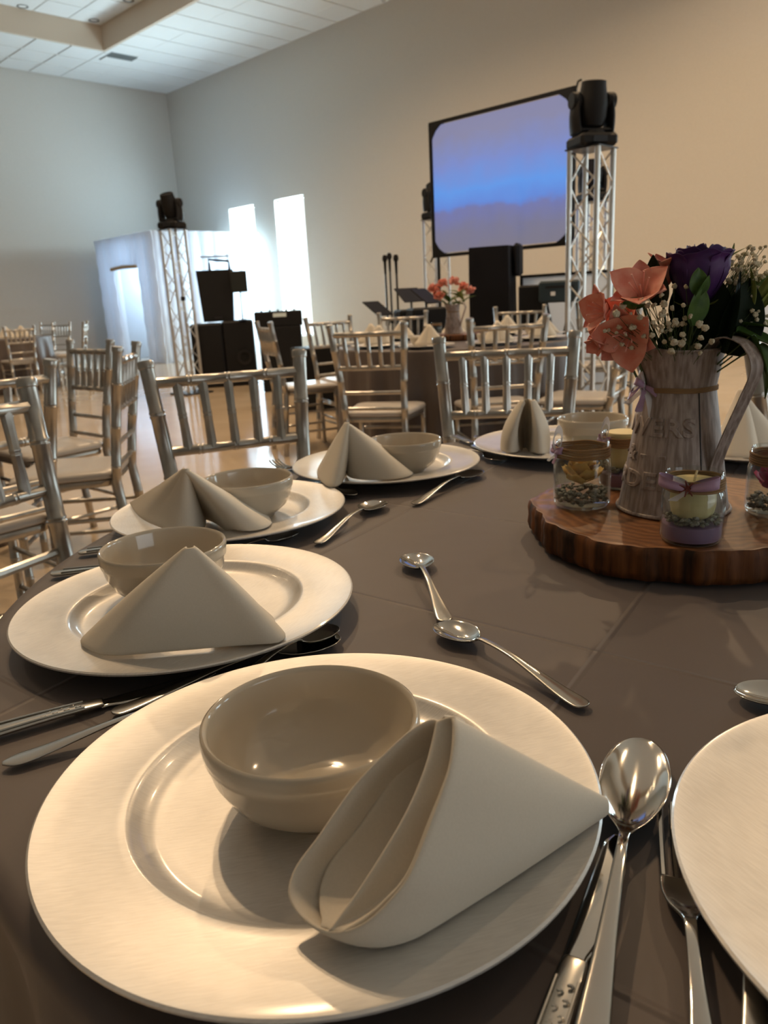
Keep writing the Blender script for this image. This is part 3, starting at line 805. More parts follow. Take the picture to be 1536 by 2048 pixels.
spoon(onz(1283, 1497, zt), Vector((.060, .212, zt)), 'large tarnished soup spoon between the two nearest plates', wide=.042, zoff=.004, pattern=False)
knife(onz(1236, 1682, TZ), Vector((.030, .195, TZ)), 'knife with scrolled handle beside the front plate, under the large spoon')
fork(onz(1352, 1640, TZ), Vector((.100, .185, TZ)), 'fork half under the bluish plate at the lower right')
spoon(Vector((.205, .395, TZ)), Vector((.118, .190, TZ)), 'handle of a thin spoon behind the lower right fork')
kn = knife(onz(430, 1352, TZ), onz(-60, 1492, TZ), 'long dark knife between the front plate and the left plate')
fork(onz(250, 1452, TZ) + Vector((.105, .045, 0)), onz(6, 1541, TZ), 'fork handle sticking out left from under the front plate')
spoon(onz(225, 1437, TZ) + Vector((.17, .115, 0)), onz(225, 1437, TZ), 'short handle tip beside the fork at the left of the front plate')
spoon(onz(668, 1256, zt), onz(668, 1256, zt) + Vector((-.09, -.125, 0)), 'spoon tip showing between the left plate and the front bowl', wide=.036)
spoon(onz(595, 1068, zt), onz(595, 1068, zt) + Vector((-.12, -.135, 0)), 'spoon tip between the second and third plates', wide=.030)
knife(onz(140, 1150, TZ) + Vector((.17, .02, 0)), onz(103, 1157, TZ), 'handle end showing at the left rim of the left plate')
knife(onz(240, 1100, TZ) + Vector((.10, .02, 0)), onz(158, 1114, TZ), 'dark knife end left of the second bowl near the table edge')
fork(onz(548, 931, TZ), onz(548, 931, TZ) + Vector((.105, -.155, 0)), 'fork with bright tines between the third and fourth plates')
spoon(onz(712, 994, zt), onz(712, 994, zt) + Vector((-.10, .12, 0)), 'spoon tip below the rolled napkin corner', wide=.028)
spoon(onz(1010, 924, zt), onz(1010, 924, zt) + Vector((-.10, .15, 0)), 'bright spoon right of the fourth plate')
knife(onz(985, 908, TZ), onz(925, 880, TZ) + Vector((-.02, .03, 0)), 'dark knife left of the far plate, near the far table edge')
fork(onz(1008, 916, TZ) + Vector((.01, -.01, 0)), onz(950, 876, TZ), 'fork lying beside the dark knife at the far side')

# ------------------------------------------------------------------ wood slab
SC = Vector((.357, .888)); SZ0 = TZ + .001; SH = .040
st_ = thing('wood_slab', 'round varnished log slice with bark edge under the pitcher and jars', 'wood slab', (SC.x, SC.y, SZ0))
def slab_r(a, z=0):
    return .176 * (1 + .018 * math.sin(5 * a + 1) + .014 * math.sin(11 * a + 2) + .008 * math.sin(23 * a) + .006 * math.sin(41 * a + z * 30))
seg = 240
pr = [(.0, 0), (.93, 0), (.985, .004), (1.0, .012), (.995, .022), (1.0, .031), (.992, .0375), (.982, .040)]
vs = []; fs = []
for k, (f, z) in enumerate(pr[1:]):
    for i in range(seg):
        a = 2 * PI * i / seg; r_ = slab_r(a, z) * f
        if 0 < z < .0395: r_ += .0022 * noise.noise(Vector((a * 14, z * 10, 0))) + .0015 * noise.noise(Vector((a * 46, z * 6, 3)))
        vs.append((r_ * math.cos(a), r_ * math.sin(a), z))
for k in range(len(pr) - 2):
    for i in range(seg):
        j = (i + 1) % seg; fs.append((k * seg + i, k * seg + j, (k + 1) * seg + j, (k + 1) * seg + i))
MB().add(vs, fs).obj('bark_rim', M['bark'], st_, 60)
vs = [(0, 0, SH)]; fs = []
for k, f in enumerate((.3, .6, .85, .94, .972, .982)):
    for i in range(seg):
        a = 2 * PI * i / seg; r_ = slab_r(a, .04) * f
        vs.append((r_ * math.cos(a), r_ * math.sin(a), SH + (.0009 * noise.noise(Vector((math.cos(a) * r_ * 40, math.sin(a) * r_ * 40, 0))) if f < .95 else (0 if f > .98 else .0006))))
for i in range(seg): fs.append((0, 1 + i, 1 + (i + 1) % seg))
for k in range(5):
    for i in range(seg):
        j = (i + 1) % seg; o = 1 + k * seg; fs.append((o + i, o + seg + i, o + seg + j, o + j))
MB().add(vs, fs).obj('slab_top', M['wood'], st_, 60)
ST = SZ0 + SH + .0008

# ------------------------------------------------------------------ pitcher
PC_ = Vector((.346, .882)); 
pt = thing('metal_pitcher', 'whitewashed zinc pitcher with embossed lettering holding the bouquet', 'pitcher', (PC_.x, PC_.y, ST))
BH = .143; RB = .0625; RN = .0405
def prad(z):
    if z <= BH: return RB + (RN - RB) * (z / BH)
    return RN + (z - BH) * .16
PHH = .186
sp_dir = math.radians(176)       # the spout points left
def pitch_pt(a, z, inner=0):
    r_ = prad(z) - inner
    k = max(0, (z - BH) / (PHH - BH))
    d = math.cos(a - sp_dir)
    lip = k * k * .014 * max(0, d) ** 4
    return Vector(((r_ + lip) * math.cos(a), (r_ + lip) * math.sin(a), z + k * k * .008 * max(0, d) ** 3))
zs = [0, .004, .03, .06, .09, .12, .139, .143, .147, .155, .165, .177, PHH]
vs = []; fs = []
for z in zs:
    for i in range(72): vs.append(pitch_pt(2 * PI * i / 72, z))
for z in reversed(zs):
    for i in range(72): vs.append(pitch_pt(2 * PI * i / 72, max(z, .003), .0014))
nz_ = len(zs) * 2
for k in range(nz_ - 1):
    for i in range(72):
        j = (i + 1) % 72; fs.append((k * 72 + i, k * 72 + j, (k + 1) * 72 + j, (k + 1) * 72 + i))
fs.append(tuple((nz_ - 1) * 72 + i for i in range(72)))
MB().add(vs, fs).obj('body', M['zinc'], pt, 50)
def ring(R_, z, r_, m, nm, par, sg=64, wob=0, c=(0, 0)):
    P = [Vector((c[0] + R_ * math.cos(2 * PI * i / sg), c[1] + R_ * math.sin(2 * PI * i / sg), z + wob * math.sin(5 * 2 * PI * i / sg))) for i in range(sg + 1)]
    return MB().tube(P, r_, 8, cap=False).obj(nm, m, par)
ring(RB + .0006, .0022, .0022, M['zinc'], 'foot_bead', pt)
MB().tube([pitch_pt(2 * PI * i / 72, PHH) for i in range(73)], .0016, 8, cap=False).obj('rim_bead', M['zinc'], pt)
for k in range(3): ring(prad(BH) + .0011, BH - .0018 + k * .0018, .0011, M['twine'], 'twine_band', pt, wob=.0003)
# side seam facing the camera's right
sa = math.radians(-80)
MB().tube([((prad(z) + .0003) * math.cos(sa), (prad(z) + .0003) * math.sin(sa), z) for z in (.002, .05, .1, BH)], .0007, 6).obj('seam', M['blackmetal'], pt)
# strap handle
ha = math.radians(-60)
hd = Vector((math.cos(ha), math.sin(ha), 0))
hp = [hd * (prad(.188) - .012) + Vector((0, 0, .176)), hd * (prad(.188) - .008) + Vector((0, 0, .189)), hd * (prad(.188) + .004) + Vector((0, 0, .1985)), hd * (prad(.19) + .020) + Vector((0, 0, .199)), hd * (prad(.19) + .038) + Vector((0, 0, .190)), hd * (prad(.19) + .048) + Vector((0, 0, .168)),
      hd * (prad(.15) + .043) + Vector((0, 0, .135)), hd * (prad(.1) + .021) + Vector((0, 0, .095)), hd * (prad(.06) + .003) + Vector((0, 0, .06)), hd * (prad(.045) + .0012) + Vector((0, 0, .045))]
hc = catmull(hp, 7); sd = Vector((-hd.y, hd.x, 0))
def strap(i, j):
    q = hc[round(i * (len(hc) - 1))]; w_ = .0105; y = j * 2 - 1
    return q + sd * (y * w_) + Vector((0, 0, .0)) + hd * (.0012 * math.cos(y * PI * 2) - .0012)
MB().grid(strap, len(hc) - 1, 12).obj('handle', M['zinc'], pt, 180, solid=.0012, offs=0)
# embossed lettering wrapped on the cone
def wrap_text(body, size, zc, a_right, par, nm='lettering', xs=1.22):
    cu = bpy.data.curves.new(nm, 'FONT'); cu.body = body; cu.size = size; cu.extrude = .0010; cu.bevel_depth = .0008; cu.bevel_resolution = 1; cu.resolution_u = 3
    cu.space_character = 1.06; cu.offset = .0002
    tmp = bpy.data.objects.new('t', cu); COL.objects.link(tmp)
    dg = bpy.context.evaluated_depsgraph_get(); me = bpy.data.meshes.new_from_object(tmp.evaluated_get(dg))
    bpy.data.objects.remove(tmp)
    xm = max(v.co.x for v in me.vertices)
    for v in me.vertices:
        z = zc + v.co.y; R_ = prad(z); a = a_right + (v.co.x - xm) * xs / .052
        k = R_ + v.co.z * 1.0 - .0001
        v.co = Vector((k * math.cos(a), k * math.sin(a), z))
    me.materials.clear(); me.materials.append(M['zinc'])
    return mobj(nm, me, par)
wrap_text('FLOWERS', .028, .093, math.radians(-86), pt)
wrap_text('\u2014 & \u2014', .023, .064, math.radians(-122), pt)
wrap_text('GARDEN', .026, .033, math.radians(-104), pt)
under([o for o in pt.children if o.name.startswith('body')][0], 'foot_bead', 'rim_bead', 'twine_band', 'seam', 'lettering')
def loopribbon(par, c, R_, w_, a0, tilt, m, nm, twist=.3, dir_=Vector((1, 0, 0)), sd_=Vector((0, 0, 1)), out=Vector((0, -1, 0))):
    P = [Vector(c) + dir_ * (R_ * 1.25 * (1 - math.cos(t_)) / 2 * 2) * .5 + out * (math.sin(t_) * R_ * .45) + sd_ * (tilt * R_ * (1 - math.cos(t_)) / 2) for t_ in [i / 16 * 2 * PI for i in range(17)]]
    def fn(i, j):
        q = P[round(i * 16)]; k = .35 + .65 * math.sin(i * PI); return q + sd_ * ((j - .5) * w_ * k) + out * (.0015 * math.sin(j * 6))
    return MB().grid(fn, 16, 4).obj(nm, m, par, 180, solid=.0003, sub=1)
def tail(par, c, d, L, w_, m, nm='ribbon_tail', side=Vector((1, 0, 0))):
    d = Vector(d).normalized()
    def fn(i, j):
        q = Vector(c) + d * (i * L) + Vector((0, -.003, 0)) * math.sin(i * 5); return q + side * ((j - .5) * w_ * (.5 + .6 * i))
    return MB().grid(fn, 8, 3).obj(nm, m, par, 180, solid=.0003, sub=1)
# bow on the band, left side
ba = math.radians(188)
bc = Vector((math.cos(ba), math.sin(ba), 0)) * (RN + .004) + Vector((0, -.006, BH + .004))
rb = thing('ribbon_bow', 'lilac and clear ribbon bow tied on the left of the pitcher', 'ribbon', pt.location + bc)
for k, (dz, m_) in enumerate(((.9, 'organza'), (.35, 'lilac'), (-.25, 'organza'), (-.8, 'lilac'))):
    loopribbon(rb, (0, 0, .004 * (k - 1)), .014, .009, 0, dz, M[m_], 'bow_loop', dir_=Vector((-.8 if k % 2 else -.55, -.3 if k % 2 else .2, dz * .55)), sd_=Vector((.4, 0, .9)))
loopribbon(rb, (0, 0, 0), .013, .010, 0, -.3, M['lilac'], 'bow_loop', dir_=Vector((.8, -.5, -.35)))
tail(rb, (0, 0, 0), (-.25, -.3, -1), .030, .009, M['lilac'])
tail(rb, (0, 0, 0), (-.65, .1, -.75), .026, .010, M['organza'])
tail(rb, (0, 0, 0), (.25, -.35, -1), .045, .011, M['organza'])

# ------------------------------------------------------------------ jars
def pile(mb, R_, z0, z1, n_, size, rr):
    for _ in range(n_):
        a = rr.uniform(0, 2 * PI); r_ = R_ * math.sqrt(rr.uniform(.25, 1)); z = rr.uniform(z0, z1)
        mb.ico((r_ * math.cos(a), r_ * math.sin(a), z), size * rr.uniform(.7, 1.25), (1, rr.uniform(.7, 1), rr.uniform(.55, .8)), .15)
def jar(c, label, kind, seed, s=1.0, bow=None):
    rr = random.Random(seed)
    t = thing('glass_jar', label, 'jar', (c[0], c[1], ST), rr.uniform(0, 6), 'glass jars on the wood slab')
    R_ = .0325 * s; Hj = .076 * s
    op = [(0, .003), (R_ * .86, .003), (R_ * .95, .006), (R_ * .955, .010), (R_ * .955, Hj * .62), (R_ * .90, Hj * .70), (R_ * .83, Hj * .76), (R_ * .83, Hj * .97), (R_ * .86, Hj), (R_ * .905, Hj * .985), (R_ * .905, Hj * .78), (R_ * .96, Hj * .72), (R_, Hj * .63), (R_, .006), (R_ * .93, .0008), (R_ * .8, 0), (0, .0006)]
    MB().lathe(op, 48).obj('jar_body', M['glass'], t, 60)
    for k in range(5):
        ring(R_ * .915 + rr.uniform(0, .0008), Hj * (.775 + .034 * k), .0013, M['twine'], 'twine_wrap', t, 40, wob=.0004)
    under([o for o in t.children if o.name.startswith('jar_body')][0], 'twine_wrap')
    base = t.location.copy(); Ri = R_ * .945
    def lay(nm, m, z0, z1, lb, cat_):
        o = MB().lathe([(0, z0), (Ri * .94, z0), (Ri, z0 + .003), (Ri, z1), (Ri * .9, z1 + .0006), (0, z1 + .0006)], 40).obj(nm, m, None, 50, loc=base); return tag(o, lb, cat_)
    if kind in ('candle', 'candle2'):
        lay('sand_layer', M['lilacwax'], .0035, .020 * s, 'lilac sand layer at the bottom of the ' + bow[1], 'sand')
        mb = MB(); pile(mb, Ri * .93, .023 * s, .030 * s, 110, .0032, rr)
        tag(mb.obj('pebbles', M['pebble'], None, 0, loc=base), 'layer of grey gravel on lilac sand in the ' + bow[1], 'gravel', kind='stuff')
        ct = thing('jar_candle', 'ivory candle with a thick wick in the ' + bow[1], 'candle', base)
        cz0 = .028 * s; cz1 = .066 * s if kind == 'candle' else .0745 * s
        MB().lathe([(0, cz0), (R_ * .60, cz0), (R_ * .67, cz0 + .004), (R_ * .72, cz0 + .012), (R_ * .72, cz1 - .004), (R_ * .73, cz1), (R_ * .70, cz1 + .001), (R_ * .2, cz1 - .001), (0, cz1 - .001)], 40).obj('wax_body', M['wax'], ct, 50)
        wz = [(0, 0, cz1 - .002), (.001, 0, cz1 + .004), (.003, .001, cz1 + .010)]
        if kind == 'candle': MB().tube(wz, [.0012, .0014, .0012], 6).obj('wick', M['wick'], ct)
    else:
        mb = MB(); pile(mb, Ri * .93, .006 * s, .019 * s, 170, .0034, rr)
        tag(mb.obj('pebbles', M['pebble'], None, 0, loc=base), 'bed of grey gravel in the ' + bow[1], 'gravel', kind='stuff')
        m_ = M['dried'] if kind == 'dried' else M['magenta']
        ft = thing('dried_flower', ('dried yellow flower in the ' if kind == 'dried' else 'magenta dried flower in the ') + bow[1], 'flower', base + Vector((0, 0, .020 * s)))
        pm = MB().grid(lambda i, j: Vector(((.001 + .0055 * math.sin(i * PI * .9)) * (j * 2 - 1), .020 * i, .006 * i * i + .0015 * (j * 2 - 1) ** 2)), 5, 2).mesh('petal', m_, 180)
        for k in range(20):
            o = mobj('petal', pm, ft, (0, 0, .004 + .0006 * k), solid=.0004); o.rotation_euler = (.2 + k * .055, 0, k * 2.4); o.scale = (1.9, 1.5, 1.45 - k * .03)
        for k in range(5):
            a = k * 1.25; MB().tube([(0, 0, .01), (.008 * math.cos(a), .008 * math.sin(a), .024), (.015 * math.cos(a + .4), .015 * math.sin(a + .4), .030)], .0005, 5).obj('stem', M['twine'], ft)
    if bow:
        bd = Vector((math.cos(bow[0]), math.sin(bow[0]), 0)); sdv = Vector((-bd.y, bd.x, 0))
        b_ = thing('ribbon_bow', 'lilac ribbon bow tied to the ' + bow[1], 'ribbon', base + bd * (R_ * .96) + Vector((0, 0, Hj * .86)))
        big = kind == 'candle'
        for s_ in (-1, 1):
            loopribbon(b_, (0, 0, 0), .021 if big else .009, .012 if big else .009, 0, .15, M['lilac'], 'bow_loop', dir_=sdv * s_ * 1.1 + Vector((0, 0, .15)), out=bd, sd_=Vector((0, 0, 1)))
        loopribbon(b_, (0, 0, .002), .012, .010, 0, .8, M['organza'], 'bow_loop', dir_=(-sdv if big else sdv * .3) + Vector((0, 0, -.4 if big else 1.1)), out=bd)
        tail(b_, (0, 0, 0), sdv * -.7 + bd * .3 + Vector((0, 0, -.8)), .020, .009, M['organza'], side=sdv)
        if not big: tail(b_, (0, 0, 0), sdv * .1 + bd * .3 + Vector((0, 0, -.9)), .016, .008, M['lilac'], side=sdv)
        if big:
            for k in range(7):
                a = k * 2 * PI / 7; d = sdv * math.cos(a) + Vector((0, 0, math.sin(a)))
                MB().tube([bd * .005, bd * .007 + d * .0085], [.0014, .0006], 5).obj('star_anise', M['spice'], b_)
    return t
jar((.245, .913), 'glass jar with dried yellow flower at the left of the slab', 'dried', 1, 1.06, (math.radians(190), 'left jar'))
jar((.322, .995), 'glass jar with lilac sand and candle behind the pitcher', 'candle2', 2, .97, (math.radians(195), 'jar behind the pitcher'))
jar((.318, .757), 'glass jar with lilac bow and ivory candle at the front of the slab', 'candle', 3, .96, (math.radians(238), 'front jar'))
jar((.446, .836), 'glass jar with a magenta flower at the right edge', 'magenta', 4, 1.0, (math.radians(20), 'right jar'))

# ------------------------------------------------------------------ flowers
BQ = Vector((PC_.x, PC_.y, ST + .18))
FG = 'flowers in the near bouquet'
def basis(d, up=Vector((0, 0, 1))):
    d = Vector(d).normalized(); 
    if abs(d.dot(up)) > .97: up = Vector((0, 1, 0))
    x = up.cross(d).normalized(); return Matrix((x, d.cross(x), d)).transposed()
def petal_mesh(nm, L, W, cup, curl, m, tipsharp=.6):
    """petal along +z, opening towards +y"""
    def fn(i, j):
        y = j * 2 - 1; w_ = W * (max(0, math.sin(min(1, i * .97 + .03) ** tipsharp * PI)) ** .75) * .5
        return Vector((y * w_, -curl * i * i * L + cup * y * y * L * .5 * (1 - i * .5) + .0011 * math.sin(i * 8 + y * 4) * i, L * i * (1 - .2 * curl * i)))
    return MB().grid(fn, 8, 6).mesh(nm, m, 180)
pm_c = petal_mesh('petal', .038, .036, .30, .40, M['coral'], 1.0)
pm_p = petal_mesh('petal', .037, .025, .35, .25, M['coralp'], .9)
pm_rose = petal_mesh('petal', .040, .042, .45, -.05, M['purple'], .95)
leaf_me = petal_mesh('leaf', .060, .026, .15, .25, M['leaf'], .75)
leafb_me = petal_mesh('leaf', .050, .036, .1, .15, M['leaf'], .85)
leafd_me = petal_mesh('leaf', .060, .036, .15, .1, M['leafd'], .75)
leafy_me = petal_mesh('leaf', .055, .012, .1, .3, M['leafy'], .75)
def stem_to(par, p, m=None):
    a = BQ - Vector((0, 0, .06)) - par.location if False else None
def lily(p, d, label, s=1, n_=6, open_=.75, mesh=None):
    t = thing('lily_flower', label, 'flower', p, 0, FG)
    B = basis(d)
    for k in range(n_):
        a = 2 * PI * k / n_ + .2
        o = mobj('petal', (pm_p if k % 2 else pm_c) if mesh is None else mesh, t, (0, 0, 0), solid=.0004, sub=1)
        q = B.to_4x4() @ Matrix.Rotation(a, 4, 'Z') @ Matrix.Rotation(open_ * (1 + .25 * (k % 2)) + .15 * math.sin(k * 3), 4, 'X')
        o.rotation_euler = q.to_euler(); o.scale = (s, s, s * (1 + .1 * math.sin(k * 5)))
    for k in range(5):
        a = k * 1.26; D = (B @ Vector((math.cos(a) * .35, math.sin(a) * .35, 1))).normalized()
        MB().tube([(0, 0, 0), D * .015 * s, D * .028 * s], [.0005, .0005, .0009], 5).obj('stamen', M['coralp'], t)
    base = BQ + (p - BQ) * .12 - Vector((0, 0, .10)) - p
    MB().tube(catmull([base, base.lerp(Vector(), .5) + Vector((0, 0, .01)), -Vector(B.col[2]) * .012, Vector((0, 0, 0))], 4), .0014, 6).obj('stem', M['stem'], t)
    return t
def FP(x, y, d): return at(x, y, d)
lily(FP(1262, 665, .905), (-.55, -.75, -.25), 'large coral lily hanging over the left lip of the pitcher', 1.2, open_=.62)
lily(FP(1222, 625, .90), (-.95, -.2, .15), 'coral lily bloom at the far left of the bouquet', .95, open_=.5)
lily(FP(1285, 600, .90), (-.35, -.55, .75), 'coral pink lily below the pink bud, upper left of the bouquet', 1.15, open_=.55)
lily(FP(1262, 632, .915), (-.5, -.3, .2), 'coral lily in shade in the middle left of the bouquet', .9, open_=.6)
lily(FP(1326, 575, .93), (-.05, -.1, 1), 'closed coral lily bud left of the purple rose', 1.02, n_=6, open_=.14)
lily(FP(1212, 670, .905), (-.8, -.4, -.55), 'small coral bud with green tip drooping to the left', .7, n_=5, open_=.12)
# rose
rc = FP(1397, 560, .925)
ro = thing('purple_rose', 'deep purple rose at the top of the bouquet', 'flower', rc, 0, FG)
for k in range(19):
    ringk = 0 if k < 4 else 1 if k < 8 else 2 if k < 13 else 3
    a = k * 2.4; rad = (.006, .014, .0235, .031)[ringk]; tilt = (-.14, -.12, -.10, -.02)[ringk]; sc = (.95, 1.02, 1.12, 1.22)[ringk]
    Hh = .060 * (1.04, 1.03, 1.0, .93)[ringk]
    def fn(i, j, a=a, rad=rad, ringk=ringk, Hh=Hh):
        y = (j * 2 - 1); th = a + y * (1.35, 1.1, .95, .85)[ringk]
        body = .34 + .66 * math.sin(min(1, i * 1.5) * PI / 2) - .10 * max(0, i - .6)
        r_ = rad * body + (.009 if ringk == 3 else .005 if ringk == 2 else .001) * max(0, i - .82) * 5 * .6
        z = -.026 + Hh * (1 - (1 - i) ** 1.3) * 1.0 - .007 * y * y * i + .0018 * math.sin(y * 7 + a * 3) * i
        return Vector((r_ * math.cos(th), r_ * math.sin(th), z))
    MB().grid(fn, 10, 10).obj('petal', M['purple'], ro, 180, solid=.0006, sub=1)
MB().tube([(0, 0, -.016), (-.01, .0, -.06), (-.015, .01, -.12)], .0022, 6).obj('stem', M['stem'], ro)
for k in range(5):
    o = mobj('sepal', leafy_me, ro, (0, 0, -.026), solid=.0004); o.rotation_euler = (-1.7, 0, k * 1.256); o.scale = (.7, .5, .45)
# foliage
def foliage(p, label, items, group='green foliage in the near bouquet'):
    t = thing('foliage_sprig', label, 'leaves', p, 0, group)
    for (me, off, d, s, roll) in items:
        o = mobj('leaf', me, t, off, solid=.0005, sub=1)
        o.rotation_euler = (basis(d).to_4x4() @ Matrix.Rotation(roll, 4, 'Z')).to_euler(); o.scale = (s, s, s)
        MB().tube([Vector(off), BQ - Vector((0, 0, .05)) - p], .0009, 5).obj('leaf_stalk', M['stem'], t)
    return t
g = FP(1400, 650, .91)
foliage(g, 'heart shaped bright green leaves below the purple rose', [(leafb_me, FP(1385, 652, .89) - g, (.15, -.35, 1), .85, PI), (leafb_me, FP(1388, 605, .89) - g, (.35, -.4, .7), .62, PI), (leafb_me, FP(1396, 592, .885) - g, (-.05, -.15, 1), .58, PI)])
g = FP(1340, 640, .93)
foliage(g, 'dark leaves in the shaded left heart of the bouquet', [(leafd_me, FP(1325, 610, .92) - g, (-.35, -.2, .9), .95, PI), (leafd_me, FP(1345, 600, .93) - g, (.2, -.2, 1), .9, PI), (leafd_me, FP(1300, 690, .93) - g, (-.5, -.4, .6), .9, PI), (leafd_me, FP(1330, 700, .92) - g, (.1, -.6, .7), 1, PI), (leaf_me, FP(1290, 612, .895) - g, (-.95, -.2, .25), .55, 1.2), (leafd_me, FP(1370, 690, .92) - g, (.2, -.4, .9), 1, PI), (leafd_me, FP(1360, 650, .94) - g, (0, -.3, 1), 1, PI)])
g = FP(1450, 660, .93)
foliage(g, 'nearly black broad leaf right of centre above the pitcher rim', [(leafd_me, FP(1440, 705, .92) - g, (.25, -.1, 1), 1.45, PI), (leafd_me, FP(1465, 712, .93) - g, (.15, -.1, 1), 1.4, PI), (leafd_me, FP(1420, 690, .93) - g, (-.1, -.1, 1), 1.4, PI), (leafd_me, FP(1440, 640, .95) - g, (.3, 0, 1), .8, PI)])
g = FP(1500, 690, .92)
foliage(g, 'long fresh green leaves drooping at the right edge', [(leaf_me, FP(1470, 665, .92) - g, (.95, -.2, -.25), 1.35, .3), (leaf_me, FP(1480, 650, .93) - g, (.95, -.1, -.02), 1.3, .2), (leaf_me, FP(1500, 672, .91) - g, (.5, -.1, -.85), 1.2, .2), (leaf_me, FP(1490, 600, .95) - g, (.7, 0, .6), 1.0, .5), (leaf_me, FP(1515, 690, .915) - g, (.4, -.2, -.7), 1.0, .6)])
g = FP(1460, 530, .94)
foliage(g, 'thin pointed leaf sticking up right of the rose', [(leafy_me, FP(1447, 530, .94) - g, (.6, 0, .8), .52, 0), (leaf_me, FP(1448, 528, .945) - g, (.62, 0, .78), .40, PI)])
g = FP(1500, 620, .95)
foliage(g, 'yellow green narrow leaves at the right of the bouquet', [(leafy_me, FP(1480 + 12 * k, 640 - 6 * k, .94) - g, (.1 + .1 * k, -.2, 1), 1.0, PI + k) for k in range(5)])
# baby's breath
def breath(p, label, pts, size):
    t = thing('babys_breath', label, 'flower', p, 0, FG)
    fm = MB()
    fm.ico((0, 0, 0), 1, (1, 1, .85), .12)
    for k in range(5):
        a = k * 1.256; fm.ico((.55 * math.cos(a), .55 * math.sin(a), .35), .55, (1, 1, .8), .2)
    fme = fm.mesh('floret', M['babys'], 60)
    for q in pts:
        o = mobj('floret', fme, t, q - p); s_ = size * rnd.uniform(.6, 1.2); o.scale = (s_, s_, s_); o.rotation_euler = (rnd.uniform(0, 3), rnd.uniform(0, 3), 0)
    sm = MB()
    for q in pts:
        root = BQ + (q - BQ) * .2 - Vector((0, 0, .03)) - p; e_ = q - p
        sm.tube(catmull([root, root.lerp(e_, .6) + Vector((rnd.uniform(-.006, .006), rnd.uniform(-.006, .006), .004)), e_], 3), .00035, 4)
    sm.obj('stems', M['stem'], t)['kind'] = 'stuff'
bb = [FP(rnd.gauss(1300, 44), rnd.gauss(650, 30), rnd.uniform(.875, .90)) for _ in range(48)]
breath(FP(1300, 660, .90), "cream baby's breath sprig spilling over the left and front", bb, .0026)
bb = [FP(x, y, rnd.uniform(.865, .885)) for x, y in ((1328, 607), (1284, 602), (1367, 610), (1305, 612), (1245, 613), (1232, 627), (1323, 629), (1351, 645), (1398, 648), (1410, 655), (1350, 642), (1280, 635), (1290, 645), (1365, 670), (1348, 684), (1362, 687), (1396, 693), (1402, 675), (1424, 683), (1343, 702), (1329, 683), (1304, 670), (1268, 655), (1238, 655), (1210, 662), (1263, 656), (1306, 645), (1400, 706))]
breath(FP(1340, 660, .89), "row of separate cream baby's breath florets in front of the dark leaves", bb, .0035)
bb = [FP(rnd.gauss(1490, 26), rnd.gauss(550, 26), rnd.uniform(.93, .97)) for _ in range(110)]
breath(FP(1490, 590, .95), "dense cream baby's breath head at the upper right of the bouquet", bb, .0027)
bb = [FP(rnd.gauss(1500, 16), rnd.gauss(630, 26), rnd.uniform(.93, .96)) for _ in range(50)]
breath(FP(1500, 640, .945), "lower tuft of baby's breath at the right edge", bb, .0026)

# ------------------------------------------------------------------ middle table setting
c = onz(912, 680, TZ)
sl = thing('wood_slab', 'small looking wood slab in the centre of the middle table', 'wood slab', (c.x, c.y, TZ + .001))
for ch in list(st_.children):
    o = ch.copy(); COL.objects.link(o); o.parent = sl
p2 = dup(pt, (c.x - .015, c.y, TZ + .042), .4, 'pale pitcher with coral flowers in the centre of the middle table')
B0 = Vector((c.x - .015, c.y, TZ + .042 + .18))
def mini(off, label, src_mesh, n_, s, group='flowers in the far bouquet'):
    t = thing('lily_flower', label, 'flower', B0 + Vector((off[0] * 1.15, off[1] * 1.3, off[2] * 1.35 + .01)), 0, group)
    for k in range(n_):
        o = mobj('petal', src_mesh, t, (0, 0, 0), solid=.0006); D = Vector((rnd.uniform(-1, 1), rnd.uniform(-1, .3), rnd.uniform(-.3, 1))); o.rotation_euler = (basis(D).to_4x4() @ Matrix.Rotation(rnd.uniform(0, 6.28), 4, 'Z')).to_euler(); o.scale = (s, s, s)
    return t
for off, lb in (((-.11, -.02, .075), 'coral bloom at the left of the far bouquet'), ((-.055, -.03, .095), 'second coral bloom from the left in the far bouquet'), ((.01, 0, .105), 'pale coral bloom at the top of the far bouquet'), ((.06, -.03, .075), 'coral bloom right of centre in the far bouquet'), ((.105, 0, .055), 'pale coral bloom at the right of the far bouquet'), ((-.08, -.05, .04), 'low coral bloom over the rim in the far bouquet')):
    mini(off, lb, pm_p if 'pale' in lb else pm_c, 15, 1.15)
fo = thing('foliage_sprig', 'green leaves of the bouquet on the middle table', 'leaves', B0)
for k in range(22):
    o = mobj('leaf', leafy_me if k % 3 else leaf_me, fo, (rnd.uniform(-.07, .09), rnd.uniform(-.05, .03), rnd.uniform(0, .08))); D = Vector((rnd.uniform(-1, 1), rnd.uniform(-.6, .2), rnd.uniform(.3, 1))); o.rotation_euler = basis(D).to_euler()
    o.scale = (2, 2, 1.6)
jj = [o for o in bpy.data.objects if o.name.startswith('glass_jar') and o.parent is None]
dup(jj[0], (c.x - .13, c.y - .05, TZ + .042), 1, 'small jar at the left of the slab on the middle table', 'jars on the middle table')
dup(jj[2], (c.x + .09, c.y - .09, TZ + .042), 2, 'candle jar with a small flame on the middle table', 'jars on the middle table')
fl = mat('flame', (1, .5, .2), .5); nodes(fl)[2].inputs['Emission Color'].default_value = (1, .45, .15, 1); nodes(fl)[2].inputs['Emission Strength'].default_value = 14
fc = thing('tea_light', 'lit candle glowing on the middle table', 'candle', (c.x + .09, c.y - .09, TZ + .046))
MB().lathe([(0, 0), (.020, 0), (.020, .05), (0, .05)], 20).obj('wax_body', M['wax'], fc)
